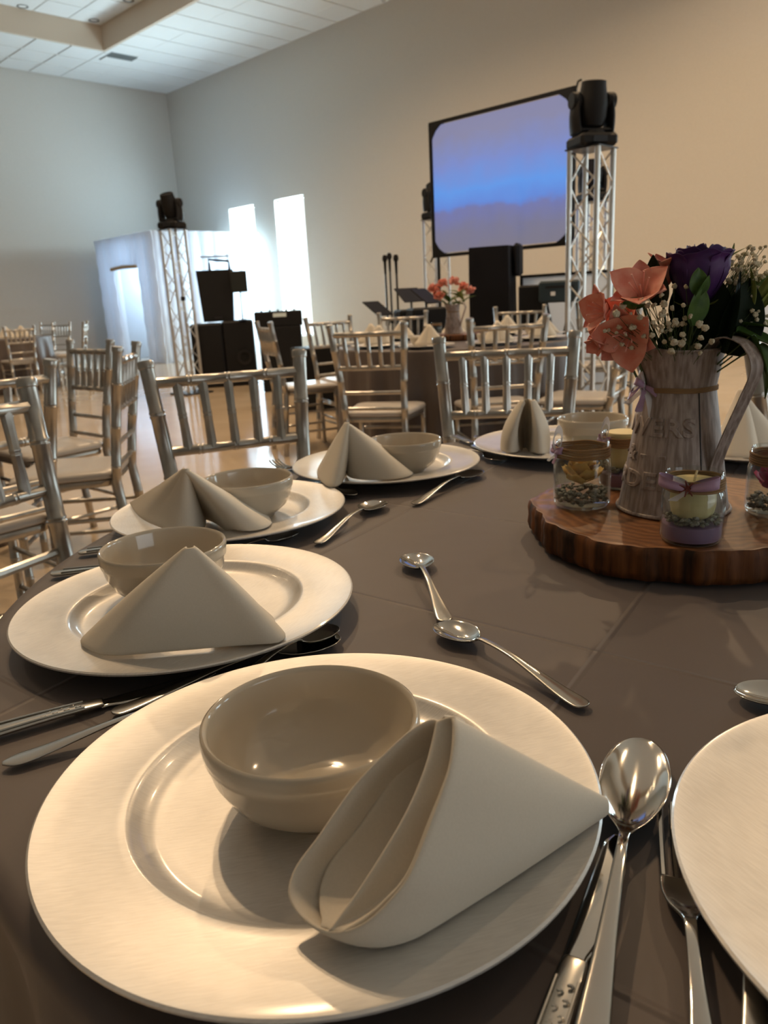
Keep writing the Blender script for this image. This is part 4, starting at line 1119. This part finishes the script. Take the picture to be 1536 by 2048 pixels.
MB().lathe([(0, .052), (.004, .056), (.0055, .062), (.003, .070), (0, .078)], 12).obj('flame', fl, fc)
nap2 = None
def small_tent(c, a, label, group, z=TZ + .0225, s=1.0):
    t = thing('folded_napkin', label, 'napkin', (c[0], c[1], z), a, group)
    P = Vector((0, 0, .115 * s))
    for s_ in (-1, 1):
        foot = [Vector((0, -.04, 0)), Vector((s_ * .05, -.045, 0)), Vector((s_ * .10, -.01, 0)), Vector((s_ * .09, .03, 0))]
        ft = resample(catmull([f * s for f in foot], 5), 14); tp = [P + Vector((f.x, f.y, 0)) * .06 for f in ft]
        loft(ft, tp, 14, 6).obj('outer_fold', M['napkin'], t, 180, solid=.003)
    return t
for k in range(9):
    a = -PI / 2 + .30 + k * 2 * PI / 9
    pp = C2 + Vector((math.cos(a), math.sin(a), 0)) * .575
    where = ('front', 'front right', 'right', 'far right', 'back', 'back left', 'far left', 'left', 'front left')[k]
    o = plate(pp, 'silver charger plate at the %s of the middle table' % where, a, 'charger plates on the middle table')
    b2 = pp + Vector((math.cos(a), math.sin(a), 0)) * .045
    if k % 3 != 1: bowl((pp.x - .03, pp.y + .05), 'white bowl at the %s of the middle table' % where, 'bowls on the middle table')
    small_tent((pp.x + .015, pp.y - .045), rnd.uniform(-.6, .6), 'cream peaked napkin at the %s of the middle table' % where, 'napkins on the middle table')
for k, (x, d, nm) in enumerate(((12, 12.7, 'left'), (43, 12.75, 'right'))):
    p = pol(d, x, 665); small_tent((p[0], p[1]), .2, 'tiny peach lit napkin on the far left table, %s of two' % nm, 'napkins on the far left table', TZ + .002, 1.5)

# ------------------------------------------------------------------ trusses with moving heads
A135 = math.radians(135)
chord = {}
def truss(loc, Ht, label, dark=False, s=.21):
    t = thing('lighting_truss', label, 'truss', (loc[0], loc[1], 0), A135, 'box trusses of the light rig')
    key = round(Ht, 2)
    if key not in chord:
        cm = MB().tube([(0, 0, .02), (0, 0, Ht)], .0185, 12).mesh('chord', M['alu'])
        n_ = int(Ht / .21); L = Ht / n_
        bm_ = MB().tube([(-s / 2, 0, 0), (s / 2, 0, L)], .0065, 6).mesh('brace', M['alu'])
        chord[key] = (cm, bm_, n_, L)
    cm, bm_, n_, L = chord[key]
    for i in (-1, 1):
        for j in (-1, 1): mobj('chord', cm, t, (i * s / 2, j * s / 2, 0))
    for f in range(4):
        for k in range(n_):
            o = mobj('brace', bm_, t); a = f * PI / 2
            o.location = (s / 2 * math.cos(a + PI / 2), s / 2 * math.sin(a + PI / 2), k * L); o.rotation_euler = (0, 0, a + (PI if k % 2 else 0))
    MB().box((0, 0, .01), (.40, .40, .02), bev=.004).obj('base_plate', M['blackmetal'], t, 0)
    MB().box((0, 0, Ht + .005), (s + .05, s + .05, .01), bev=.002).obj('top_plate', M['blackmetal'], t, 0)
    return t
def moving_head(loc, z, rz, tilt, label):
    t = thing('moving_head_light', label, 'stage light', (loc[0], loc[1], z), rz, 'moving head lights on the trusses')
    MB().box((0, 0, .04), (.27, .25, .08), bev=.02).obj('base_box', M['black'], t, 30)
    MB().box((0, -.126, .04), (.10, .004, .035)).obj('display', M['blackmetal'], t, 0)
    MB().lathe([(0, .08), (.09, .08), (.085, .10), (0, .10)], 24).obj('swivel', M['black'], t)
    def arm(s_):
        def fn(i, j):
            a = j * 2 * PI; w_ = .075 - .02 * i; th = .022 + .006 * math.sin(i * PI)
            return Vector((s_ * (.118 + .008 * math.sin(i * PI)) + th * math.cos(a), w_ * math.sin(a), .09 + i * .22))
        mb = MB().grid(fn, 8, 12); mb.obj('yoke_arm', M['black'], t, 50)
        MB().lathe([(0, -.03), (.05, -.03), (.055, -.02), (.055, .02), (.05, .03), (0, .03)], 20).obj('pivot_cap', M['black'], t, 40, loc=(s_ * .125, 0, .29)).rotation_euler = (0, PI / 2, 0)
    arm(-1); arm(1)
    MB().box((0, 0, .105), (.26, .13, .03), bev=.012).obj('yoke_base', M['black'], t, 30)
    h = MB().lathe([(0, -.15), (.05, -.15), (.085, -.13), (.098, -.08), (.10, .0), (.092, .05), (.082, .11), (.080, .135), (.066, .14), (.062, .125), (0, .12)], 32).obj('lamp_head', M['black'], t, 40, loc=(0, 0, .27))
    h.rotation_euler = (tilt, 0, 0)
    return t
def z2(p): return Vector((p[0], p[1], 0))
tR = at(1183, 300, 5.85); HR = tR.z
truss(tR, HR, 'large bright box truss in front of the projection screen')
moving_head(tR, HR + .01, math.radians(12), .12, 'black moving head light on top of the large truss')
tB = at(871, 440, 9.9); truss(tB, tB.z, 'box truss partly hidden behind the left side of the projection screen')
moving_head(tB, tB.z + .01, .5, -.35, 'black moving head peeking out left of the projection screen')
tC = at(1184, 405, 8.9); truss(tC, tC.z, 'box truss hidden behind the large truss')
moving_head(tC, tC.z + .01, .2, .1, 'black moving head seen through the bars of the large truss')
tL = at(345, 460, 10.2); truss(tL, tL.z, 'slim box truss in front of the white inflatable booth')
moving_head(tL, tL.z + .01, -.3, .35, 'black moving head on the truss before the white booth')
tag(MB().ico((0, 0, 0), .035, (1, 1, 1), .1).obj('clamp_knob', M['black'], None, 40, loc=at(366, 597, 10.05)), 'small black clamp halfway up the truss by the booth', 'clamp')

# ------------------------------------------------------------------ projection screen (parallel to the window wall)
NS = 6.6
q = [onplane(x, y, N, NS) for x, y in ((872, 513), (857, 255), (1155, 175), (1140, 480))]
u_l = (q[0].dot(U) + q[1].dot(U)) / 2; u_r = (q[2].dot(U) + q[3].dot(U)) / 2
zb, ztop = 1.455, 2.745
sc_ = thing('projection_screen', 'projection screen in a black frame showing a blue picture', 'screen', UN((u_l + u_r) / 2, NS, 0), math.radians(135) + PI)
Wd = u_l - u_r
# local x points towards -u (to the right in the view)
def lb(cx, cz, sx, sz, m, nm, y=0, sy=.03): return MB().box((cx, y, cz), (sx, sy, sz), bev=.004).obj(nm, m, sc_, 0)
cz = (zb + ztop) / 2; Hs = ztop - zb
MB().box((0, 0, 0), (Wd - .05, .006, Hs - .05)).obj('screen_fabric', M['screen'], sc_, 0, loc=(0, 0, cz))
lb(0, ztop, Wd + .03, .035, M['black'], 'frame_bar', y=-.01 * 0); lb(0, zb, Wd + .03, .035, M['black'], 'frame_bar'); lb(-Wd / 2, cz, .035, Hs, M['black'], 'frame_bar'); lb(Wd / 2, cz, .035, Hs, M['black'], 'frame_bar')
for sx in (-1, 1):
    for sz in (-1, 1):
        pts2 = [(0, 0), (.20, 0), (.13, .035), (.075, .075), (.035, .13), (0, .20)]
        vs = [(sx * (Wd / 2 - a), yy, (ztop if sz > 0 else zb) - sz * b2_) for yy in (-.020, .020) for a, b2_ in pts2]
        fs = [(0, 1, 2, 3, 4, 5), (11, 10, 9, 8, 7, 6)] + [(i, (i + 1) % 6, 6 + (i + 1) % 6, 6 + i) for i in range(6)]
        MB().add(vs, fs).obj('corner_gusset', M['black'], sc_, 0)
    MB().tube([(sx * (Wd / 2 + .01), 0, ztop - .02), (sx * (Wd / 2 + .02), .02, ztop + .05), (sx * (Wd / 2 + .05), .03, ztop + .06)] if sx > 0 else [(sx * (Wd / 2 + .0), 0, zb + .02), (sx * (Wd / 2 + .03), -.03, zb - .06)], .010, 6).obj('strap_end', M['black'], sc_)
    MB().tube([(sx * Wd / 2 * .96, .03, zb + .1), (sx * Wd / 2 * .96, .03, 0)], .016, 8).obj('leg', M['black'], sc_)
    MB().tube([(sx * Wd / 2 * .96, -.35, .016), (sx * Wd / 2 * .96, .40, .016)], .016, 8).obj('foot', M['black'], sc_)

# ------------------------------------------------------------------ stage gear
def gbox(name, label, cat, c, d, rz, m='black', bev=.015, parts=None, group=None):
    t = thing(name, label, cat, c, rz, group)
    MB().box((0, 0, d[2] / 2), d, bev=bev).obj('cabinet', M[m], t, 0)
    return t
# covered speaker
p = at(985, 490, 7.3); hh = p.z
cs = thing('covered_speaker', 'tall speaker under a black cloth cover in front of the screen', 'speaker', (p.x, p.y, 0), math.radians(-22))
def cov(i, j):
    a = j * 2 * PI; k = 1.0 + .05 * (1 - i) + .02 * math.sin(9 * a + 4 * i) * (1 - i * .6)
    ca, sa2 = math.cos(a), math.sin(a); m_ = max(abs(ca), abs(sa2)); rr_ = 1 / (m_ ** .82)
    return Vector((.185 * ca * rr_ * k, .17 * sa2 * rr_ * k, .25 + i * (hh - .27)))
mb = MB().grid(cov, 14, 64); nb = len(mb.v); mb.f.append(tuple(14 * 65 + j for j in range(64))); mb.obj('cloth_cover', M['blackcloth'], cs, 50, solid=.006)
MB().box((0, 0, .14), (.30, .28, .28), bev=.01).obj('cabinet', M['black'], cs, 0)
MB().box((.225, .02, hh - .14), (.06, .2, .28), bev=.025).obj('cover_flap', M['blackcloth'], cs, 0)
# dj facade with white scrim in a black frame
def facade(c, wd, ht, label):
    t = thing('dj_facade', label, 'facade', (c[0], c[1], 0), math.radians(135) + PI)
    MB().box((0, 0, ht / 2), (wd - .04, .01, ht - .04)).obj('white_scrim', M['nylon'], t, 0)
    for cx, cz_, sx, sz in ((0, ht - .012, wd, .024), (0, .012, wd, .024), (-wd / 2 + .012, ht / 2, .024, ht - .05), (wd / 2 - .012, ht / 2, .024, ht - .05)):
        MB().box((cx, 0, cz_), (sx, .035, sz)).obj('frame_bar', M['black'], t, 0)
a_ = onplane(1042, 551, N, 6.15); b_ = onplane(1226, 545, N, 6.15)
facade((a_ + b_) / 2, abs(a_.dot(U) - b_.dot(U)), a_.z, 'white fronted booth panel in a black frame behind the large truss')
a_ = onplane(1519, 594, N, 6.8); facade(UN(a_.dot(U) - .45, 6.8), .9, a_.z, 'pale blue lit panel at the right edge behind the leaves')
# amp rack / keyboard on stand
p = at(1065, 570, 6.7)
t = gbox('floor_monitor', 'black wedge speaker right of the covered speaker', 'speaker', (p.x, p.y, .0), (.21, .3, p.z), -.25)
p = at(1118, 562, 6.6)
t = thing('amplifier', 'black amplifier with a small white mark on a stand behind the chairs', 'amplifier', (p.x, p.y, 0), -.2)
MB().box((0, 0, p.z - .08), (.32, .26, .17), bev=.015).obj('cabinet', mat('dark_blue_plastic', (.02, .035, .045), .35), t, 0)
for sx in (-1, 1): MB().tube([(sx * .10, 0, p.z - .14), (-sx * .10, 0, .0)], .011, 8).obj('stand_leg', M['blackmetal'], t)
MB().box((-.05, -.132, p.z - .095), (.035, .004, .03)).obj('badge', M['whiteprint'], t, 0)
MB().box((.0, -.132, p.z - .045), (.22, .004, .02)).obj('trim_strip', M['blackmetal'], t, 0)
p = at(1120, 640, 6.6)
gbox('floor_case', 'low dark case behind the chairs under the amplifier', 'case', (p.x, p.y + .35, 0), (.5, .3, .55), -.2)
for o in list(bpy.data.objects):
    if o.name.startswith('amplifier'): under([c_ for c_ in o.children if c_.name.startswith('cabinet')][0], 'badge', 'trim_strip')
# microphone and instrument stands
def stand(x0, y0, d, label, top=None, boom=None, kind='mic'):
    p = at(x0, y0, d)
    t = thing('microphone_stand' if kind == 'mic' else 'music_stand', label, 'stand', (p.x, p.y, 0), rnd.uniform(0, 2), 'stands left of the screen')
    MB().tube([(0, 0, .12), (0, 0, p.z)], .011, 8).obj('pole', M['blackmetal'], t)
    for k in range(3):
        a = k * 2.09; MB().tube([(0, 0, .25), (.26 * math.cos(a), .26 * math.sin(a), .01)], .009, 6).obj('leg', M['blackmetal'], t)
    if kind == 'mic':
        MB().lathe([(0, 0), (.012, 0), (.016, .12), (.026, .135), (.028, .16), (.018, .185), (0, .19)], 12).obj('microphone', M['black'], t, loc=(0, 0, p.z))
        MB().lathe([(0, -.03), (.022, -.03), (.024, 0), (.022, .03), (0, .03)], 10).obj('clutch', M['black'], t, loc=(0, 0, p.z * .62))
    else:
        o = MB().box((0, 0, 0), (.30, .012, .22), bev=.004).obj('desk', M['black'], t, 0, loc=(0, 0, p.z)); o.rotation_euler = (-.9, 0, 0)
    return t
stand(771, 548, 8.3, 'thin microphone stand, leftmost of the group left of the screen')
stand(780, 543, 8.5, 'tallest microphone stand of the group left of the screen')
stand(793, 548, 8.1, 'microphone stand with a drooping boom left of the screen')
stand(756, 617, 7.7, 'flat music desk at the far left of the stands', kind='desk')
stand(822, 590, 8.0, 'tilted black desk stand right of the microphones', kind='desk')
stand(852, 592, 7.35, 'folded stand just left of the far bouquet', kind='desk')
p = at(852, 615, 6.85); gbox('keyboard_case', 'black case on the floor left of the far bouquet', 'case', (p.x, p.y, 0), (.30, .25, p.z), .2)
p = at(828, 618, 7.7); gbox('drum_case', 'low dark drum case among the stands', 'case', (p.x, p.y, 0), (.35, .3, p.z), .2)

# DJ side: subs, tower, monitor, mixer
p = at(437, 648, 10.75)
sub = thing('subwoofer', 'large black double subwoofer below the tower speaker', 'speaker', (p.x, p.y + .25, 0), math.radians(8))
MB().box((-.205, 0, .42), (.41, .6, .84), bev=.02).obj('cabinet', M['black'], sub, 0); MB().box((.21, .02, .43), (.41, .6, .86), bev=.02).obj('cabinet', M['black'], sub, 0)
MB().lathe([(.06, 0), (.09, .0), (.1, .01), (.08, .012)], 24).obj('port_ring', M['blackmetal'], sub, loc=(.27, -.30, .38)).rotation_euler = (PI / 2, 0, 0)
p = at(432, 640, 10.75)
tw = thing('tower_speaker', 'black trapezoid speaker standing on the subwoofer', 'speaker', (p.x, p.y + .25, .861), math.radians(8))
vs = [(-.20, -.19, 0), (.20, -.19, 0), (.16, .19, 0), (-.16, .19, 0), (-.235, -.19, .66), (.25, -.19, .66), (.18, .19, .66), (-.18, .19, .66)]
MB().add(vs, [(3, 2, 1, 0), (4, 5, 6, 7), (0, 1, 5, 4), (1, 2, 6, 5), (2, 3, 7, 6), (3, 0, 4, 7)]).obj('cabinet', M['black'], tw, 0)
MB().box((.0, -.195, .05), (.10, .004, .03)).obj('badge', M['blackmetal'], tw, 0)
ls = thing('laptop_stand', 'black tubular laptop stand on top of the tower speaker', 'stand', (p.x + .04, p.y + .25, .861 + .662), math.radians(8))
for y_ in (-.12, .12): MB().tube([(-.10, y_, 0), (-.10, y_, .14), (.16, y_, .11), (.16, y_, 0)], .012, 6).obj('tube_frame', M['blackmetal'], ls)
for x_ in (-.10, .16): MB().tube([(x_, -.12, .12), (x_, .12, .12)], .010, 6).obj('cross_tube', M['blackmetal'], ls)
MB().box((-.02, 0, .175), (.38, .26, .012), bev=.003).obj('tray', mat('grey_tray', (.25, .26, .28), .4), ls, 0)
pm_ = at(481, 583, 10.75)
mo = thing('flat_monitor', 'small dark flat monitor right of the tower speaker', 'monitor', (pm_.x, tw.location.y - .235, 0), .1)
MB().box((0, 0, pm_.z + .125), (.215, .03, .27), bev=.006).obj('screen_housing', mat('dark_screen', (.02, .022, .02), .25), mo, 0)
MB().tube([(0, .022, pm_.z + .08), (0, .03, pm_.z - .02), (0, .0, .875)], .010, 6).obj('pole', M['blackmetal'], mo)
MB().box((0, .0, .869), (.10, .07, .014), bev=.004).obj('foot', M['blackmetal'], mo, 0)
p = at(560, 652, 9.9)
fc_ = gbox('flight_case', 'black flight case carrying the mixer left of the tall window', 'case', (p.x, p.y, 0), (.52, .42, p.z), .1)
mx_ = thing('dj_mixer', 'black mixer with a light strip on the flight case', 'mixer', (p.x - .01, p.y, p.z + .001), .1)
hz = at(560, 622, 9.9).z - p.z
MB().box((0, 0, hz / 2), (.58, .40, hz), bev=.01).obj('mixer_body', M['black'], mx_, 0)
MB().box((.02, -.205, hz * .75), (.16, .006, hz * .25)).obj('light_strip', mat('pale_panel', (.6, .7, .72), .3), mx_, 0)
for k in range(5): MB().lathe([(0, 0), (.012, 0), (.012, .02), (0, .02)], 10).obj('knob', M['blackmetal'], mx_, loc=(-.2 + k * .1, -.05, hz))
p = at(660, 700, 7.6); gbox('black_crate', 'black equipment crate on the floor left of the middle table', 'case', (p.x - .1, p.y + .3, 0), (.55, .4, .62), .4)

# ------------------------------------------------------------------ inflatable booth
BU0, BU1, BN0, BN1, BHt = 14.09, 16.50, 8.15, 10.72, 2.54
ib = thing('inflatable_booth', 'white inflatable photo booth tent with a doorway in the corner', 'booth', UN((BU0 + BU1) / 2, (BN0 + BN1) / 2, 0), A135)
# local x along u, local y towards -n  (rotation 135 deg)
hx_, hy_ = (BU1 - BU0) / 2, (BN1 - BN0) / 2
def bulge_panel(nm, a0, a1, z0, z1, fixed, side, th=.16, cell=.30):
    """vertical tufted panel; side: 'x+','x-','y+','y-' is the outward direction"""
    nseg = max(1, round((a1 - a0) / cell)); nu = nseg * 6; nz = max(4, int((z1 - z0) / .12))
    def fn(i, j):
        f = i * nseg; o_ = (abs(math.sin(f * PI))) ** .6 * .045 - .02 * math.sin(j * (z1 - z0) / .42 * PI) ** 2
        e_ = min(j, 1 - j) * (z1 - z0); o_ *= min(1, math.sqrt(max(0, e_) / .12))
        a = a0 + (a1 - a0) * i; z = z0 + (z1 - z0) * j
        v = fixed + (o_ if '+' in side else -o_)
        return Vector((v, a, z)) if 'x' in side else Vector((a, v, z))
    mb = MB().grid(fn, nu, nz)
    c0 = (fixed - th / 2) if '+' in side else (fixed + th / 2)
    if 'x' in side: mb.box((c0, (a0 + a1) / 2, (z0 + z1) / 2), (th, a1 - a0, z1 - z0), bev=.03)
    else: mb.box(((a0 + a1) / 2, c0, (z0 + z1) / 2), (a1 - a0, th, z1 - z0), bev=.03)
    return mb.obj(nm, M['nylon'], ib, 50)
ym = {'du0': 14.80, 'du1': 15.80, 'dz': 1.90}
rx = math.cos(A135)
# local frame: x' = (cos135, sin135) = U ; y' = (-sin135, cos135) = (-.707,-.707) = -N
d0, d1 = 14.80 - (BU0 + BU1) / 2, 15.80 - (BU0 + BU1) / 2
bulge_panel('front_wall', -hx_, d0, 0, BHt, hy_, 'y+'); bulge_panel('front_wall', d1, hx_, 0, BHt, hy_, 'y+'); bulge_panel('lintel', d0, d1, ym['dz'], BHt, hy_, 'y+')
bulge_panel('side_wall', -hy_, hy_ - .16, 0, BHt, -hx_, 'x-'); bulge_panel('side_wall', -hy_, hy_ - .16, 0, BHt, hx_, 'x+'); bulge_panel('rear_wall', -hx_ + .16, hx_ - .16, 0, BHt, -hy_, 'y-')
MB().box((0, 0, BHt - .06), (2 * hx_ - .1, 2 * hy_ - .1, .10), bev=.03).obj('roof', M['nylon'], ib, 0)
MB().tube([(d0 - .02, hy_ + .03, ym['dz'] + .01), ((d0 + d1) / 2, hy_ + .05, ym['dz'] + .03), (d1 + .02, hy_ + .03, ym['dz'] + .01)], .035, 10).obj('rolled_curtain', M['tan'], ib)
l_ = bpy.data.lights.new('booth_light', 'POINT'); l_.energy = 240; l_.color = (.62, .80, 1); l_.shadow_soft_size = .25
lo = bpy.data.objects.new('booth_light', l_); COL.objects.link(lo); lo.location = UN((BU0 + BU1) / 2, (BN0 + BN1) / 2, 2.0)

# ------------------------------------------------------------------ chandelier whose lowest crystal shows at the top edge
pc = at(767, 4, 6.4)
ch = thing('crystal_chandelier', 'crystal drop of a chandelier touching the top edge of the photo', 'chandelier', (pc.x, pc.y, pc.z))
def drop(x, y, z, s=1): MB().lathe([(0, -.012 * s), (.006 * s, -.008 * s), (.011 * s, 0), (.008 * s, .010 * s), (0, .022 * s)], 8).obj('crystal_drop', M['crystal'], ch, 0, loc=(x, y, z))
drop(0, 0, .012, 1.6)
MB().tube([(0, 0, .04), (0, 0, .10)], .002, 5).obj('wire', M['alu'], ch)
MB().lathe([(0, .10), (.02, .11), (.05, .16), (.03, .22), (.02, .5), (.012, .55), (0, .56)], 20).obj('column', M['alu'], ch)
MB().tube([(0, 0, .55), (0, 0, TRAY - pc.z)], .006, 6).obj('suspension_rod', M['alu'], ch)
for k in range(8):
    a = k * PI / 4; ca, sa2 = math.cos(a), math.sin(a)
    MB().tube(catmull([(0, 0, .30), (.15 * ca, .15 * sa2, .22), (.30 * ca, .30 * sa2, .26), (.34 * ca, .34 * sa2, .34)], 4), .006, 6).obj('arm', M['alu'], ch)
    MB().lathe([(0, 0), (.012, .0), (.016, .03), (.010, .055), (0, .065)], 10).obj('bulb', M['lampon'], ch, loc=(.34 * ca, .34 * sa2, .345))
    drop(.34 * ca, .34 * sa2, .30, 1.4); drop(.2 * ca, .2 * sa2, .19, 1.2)
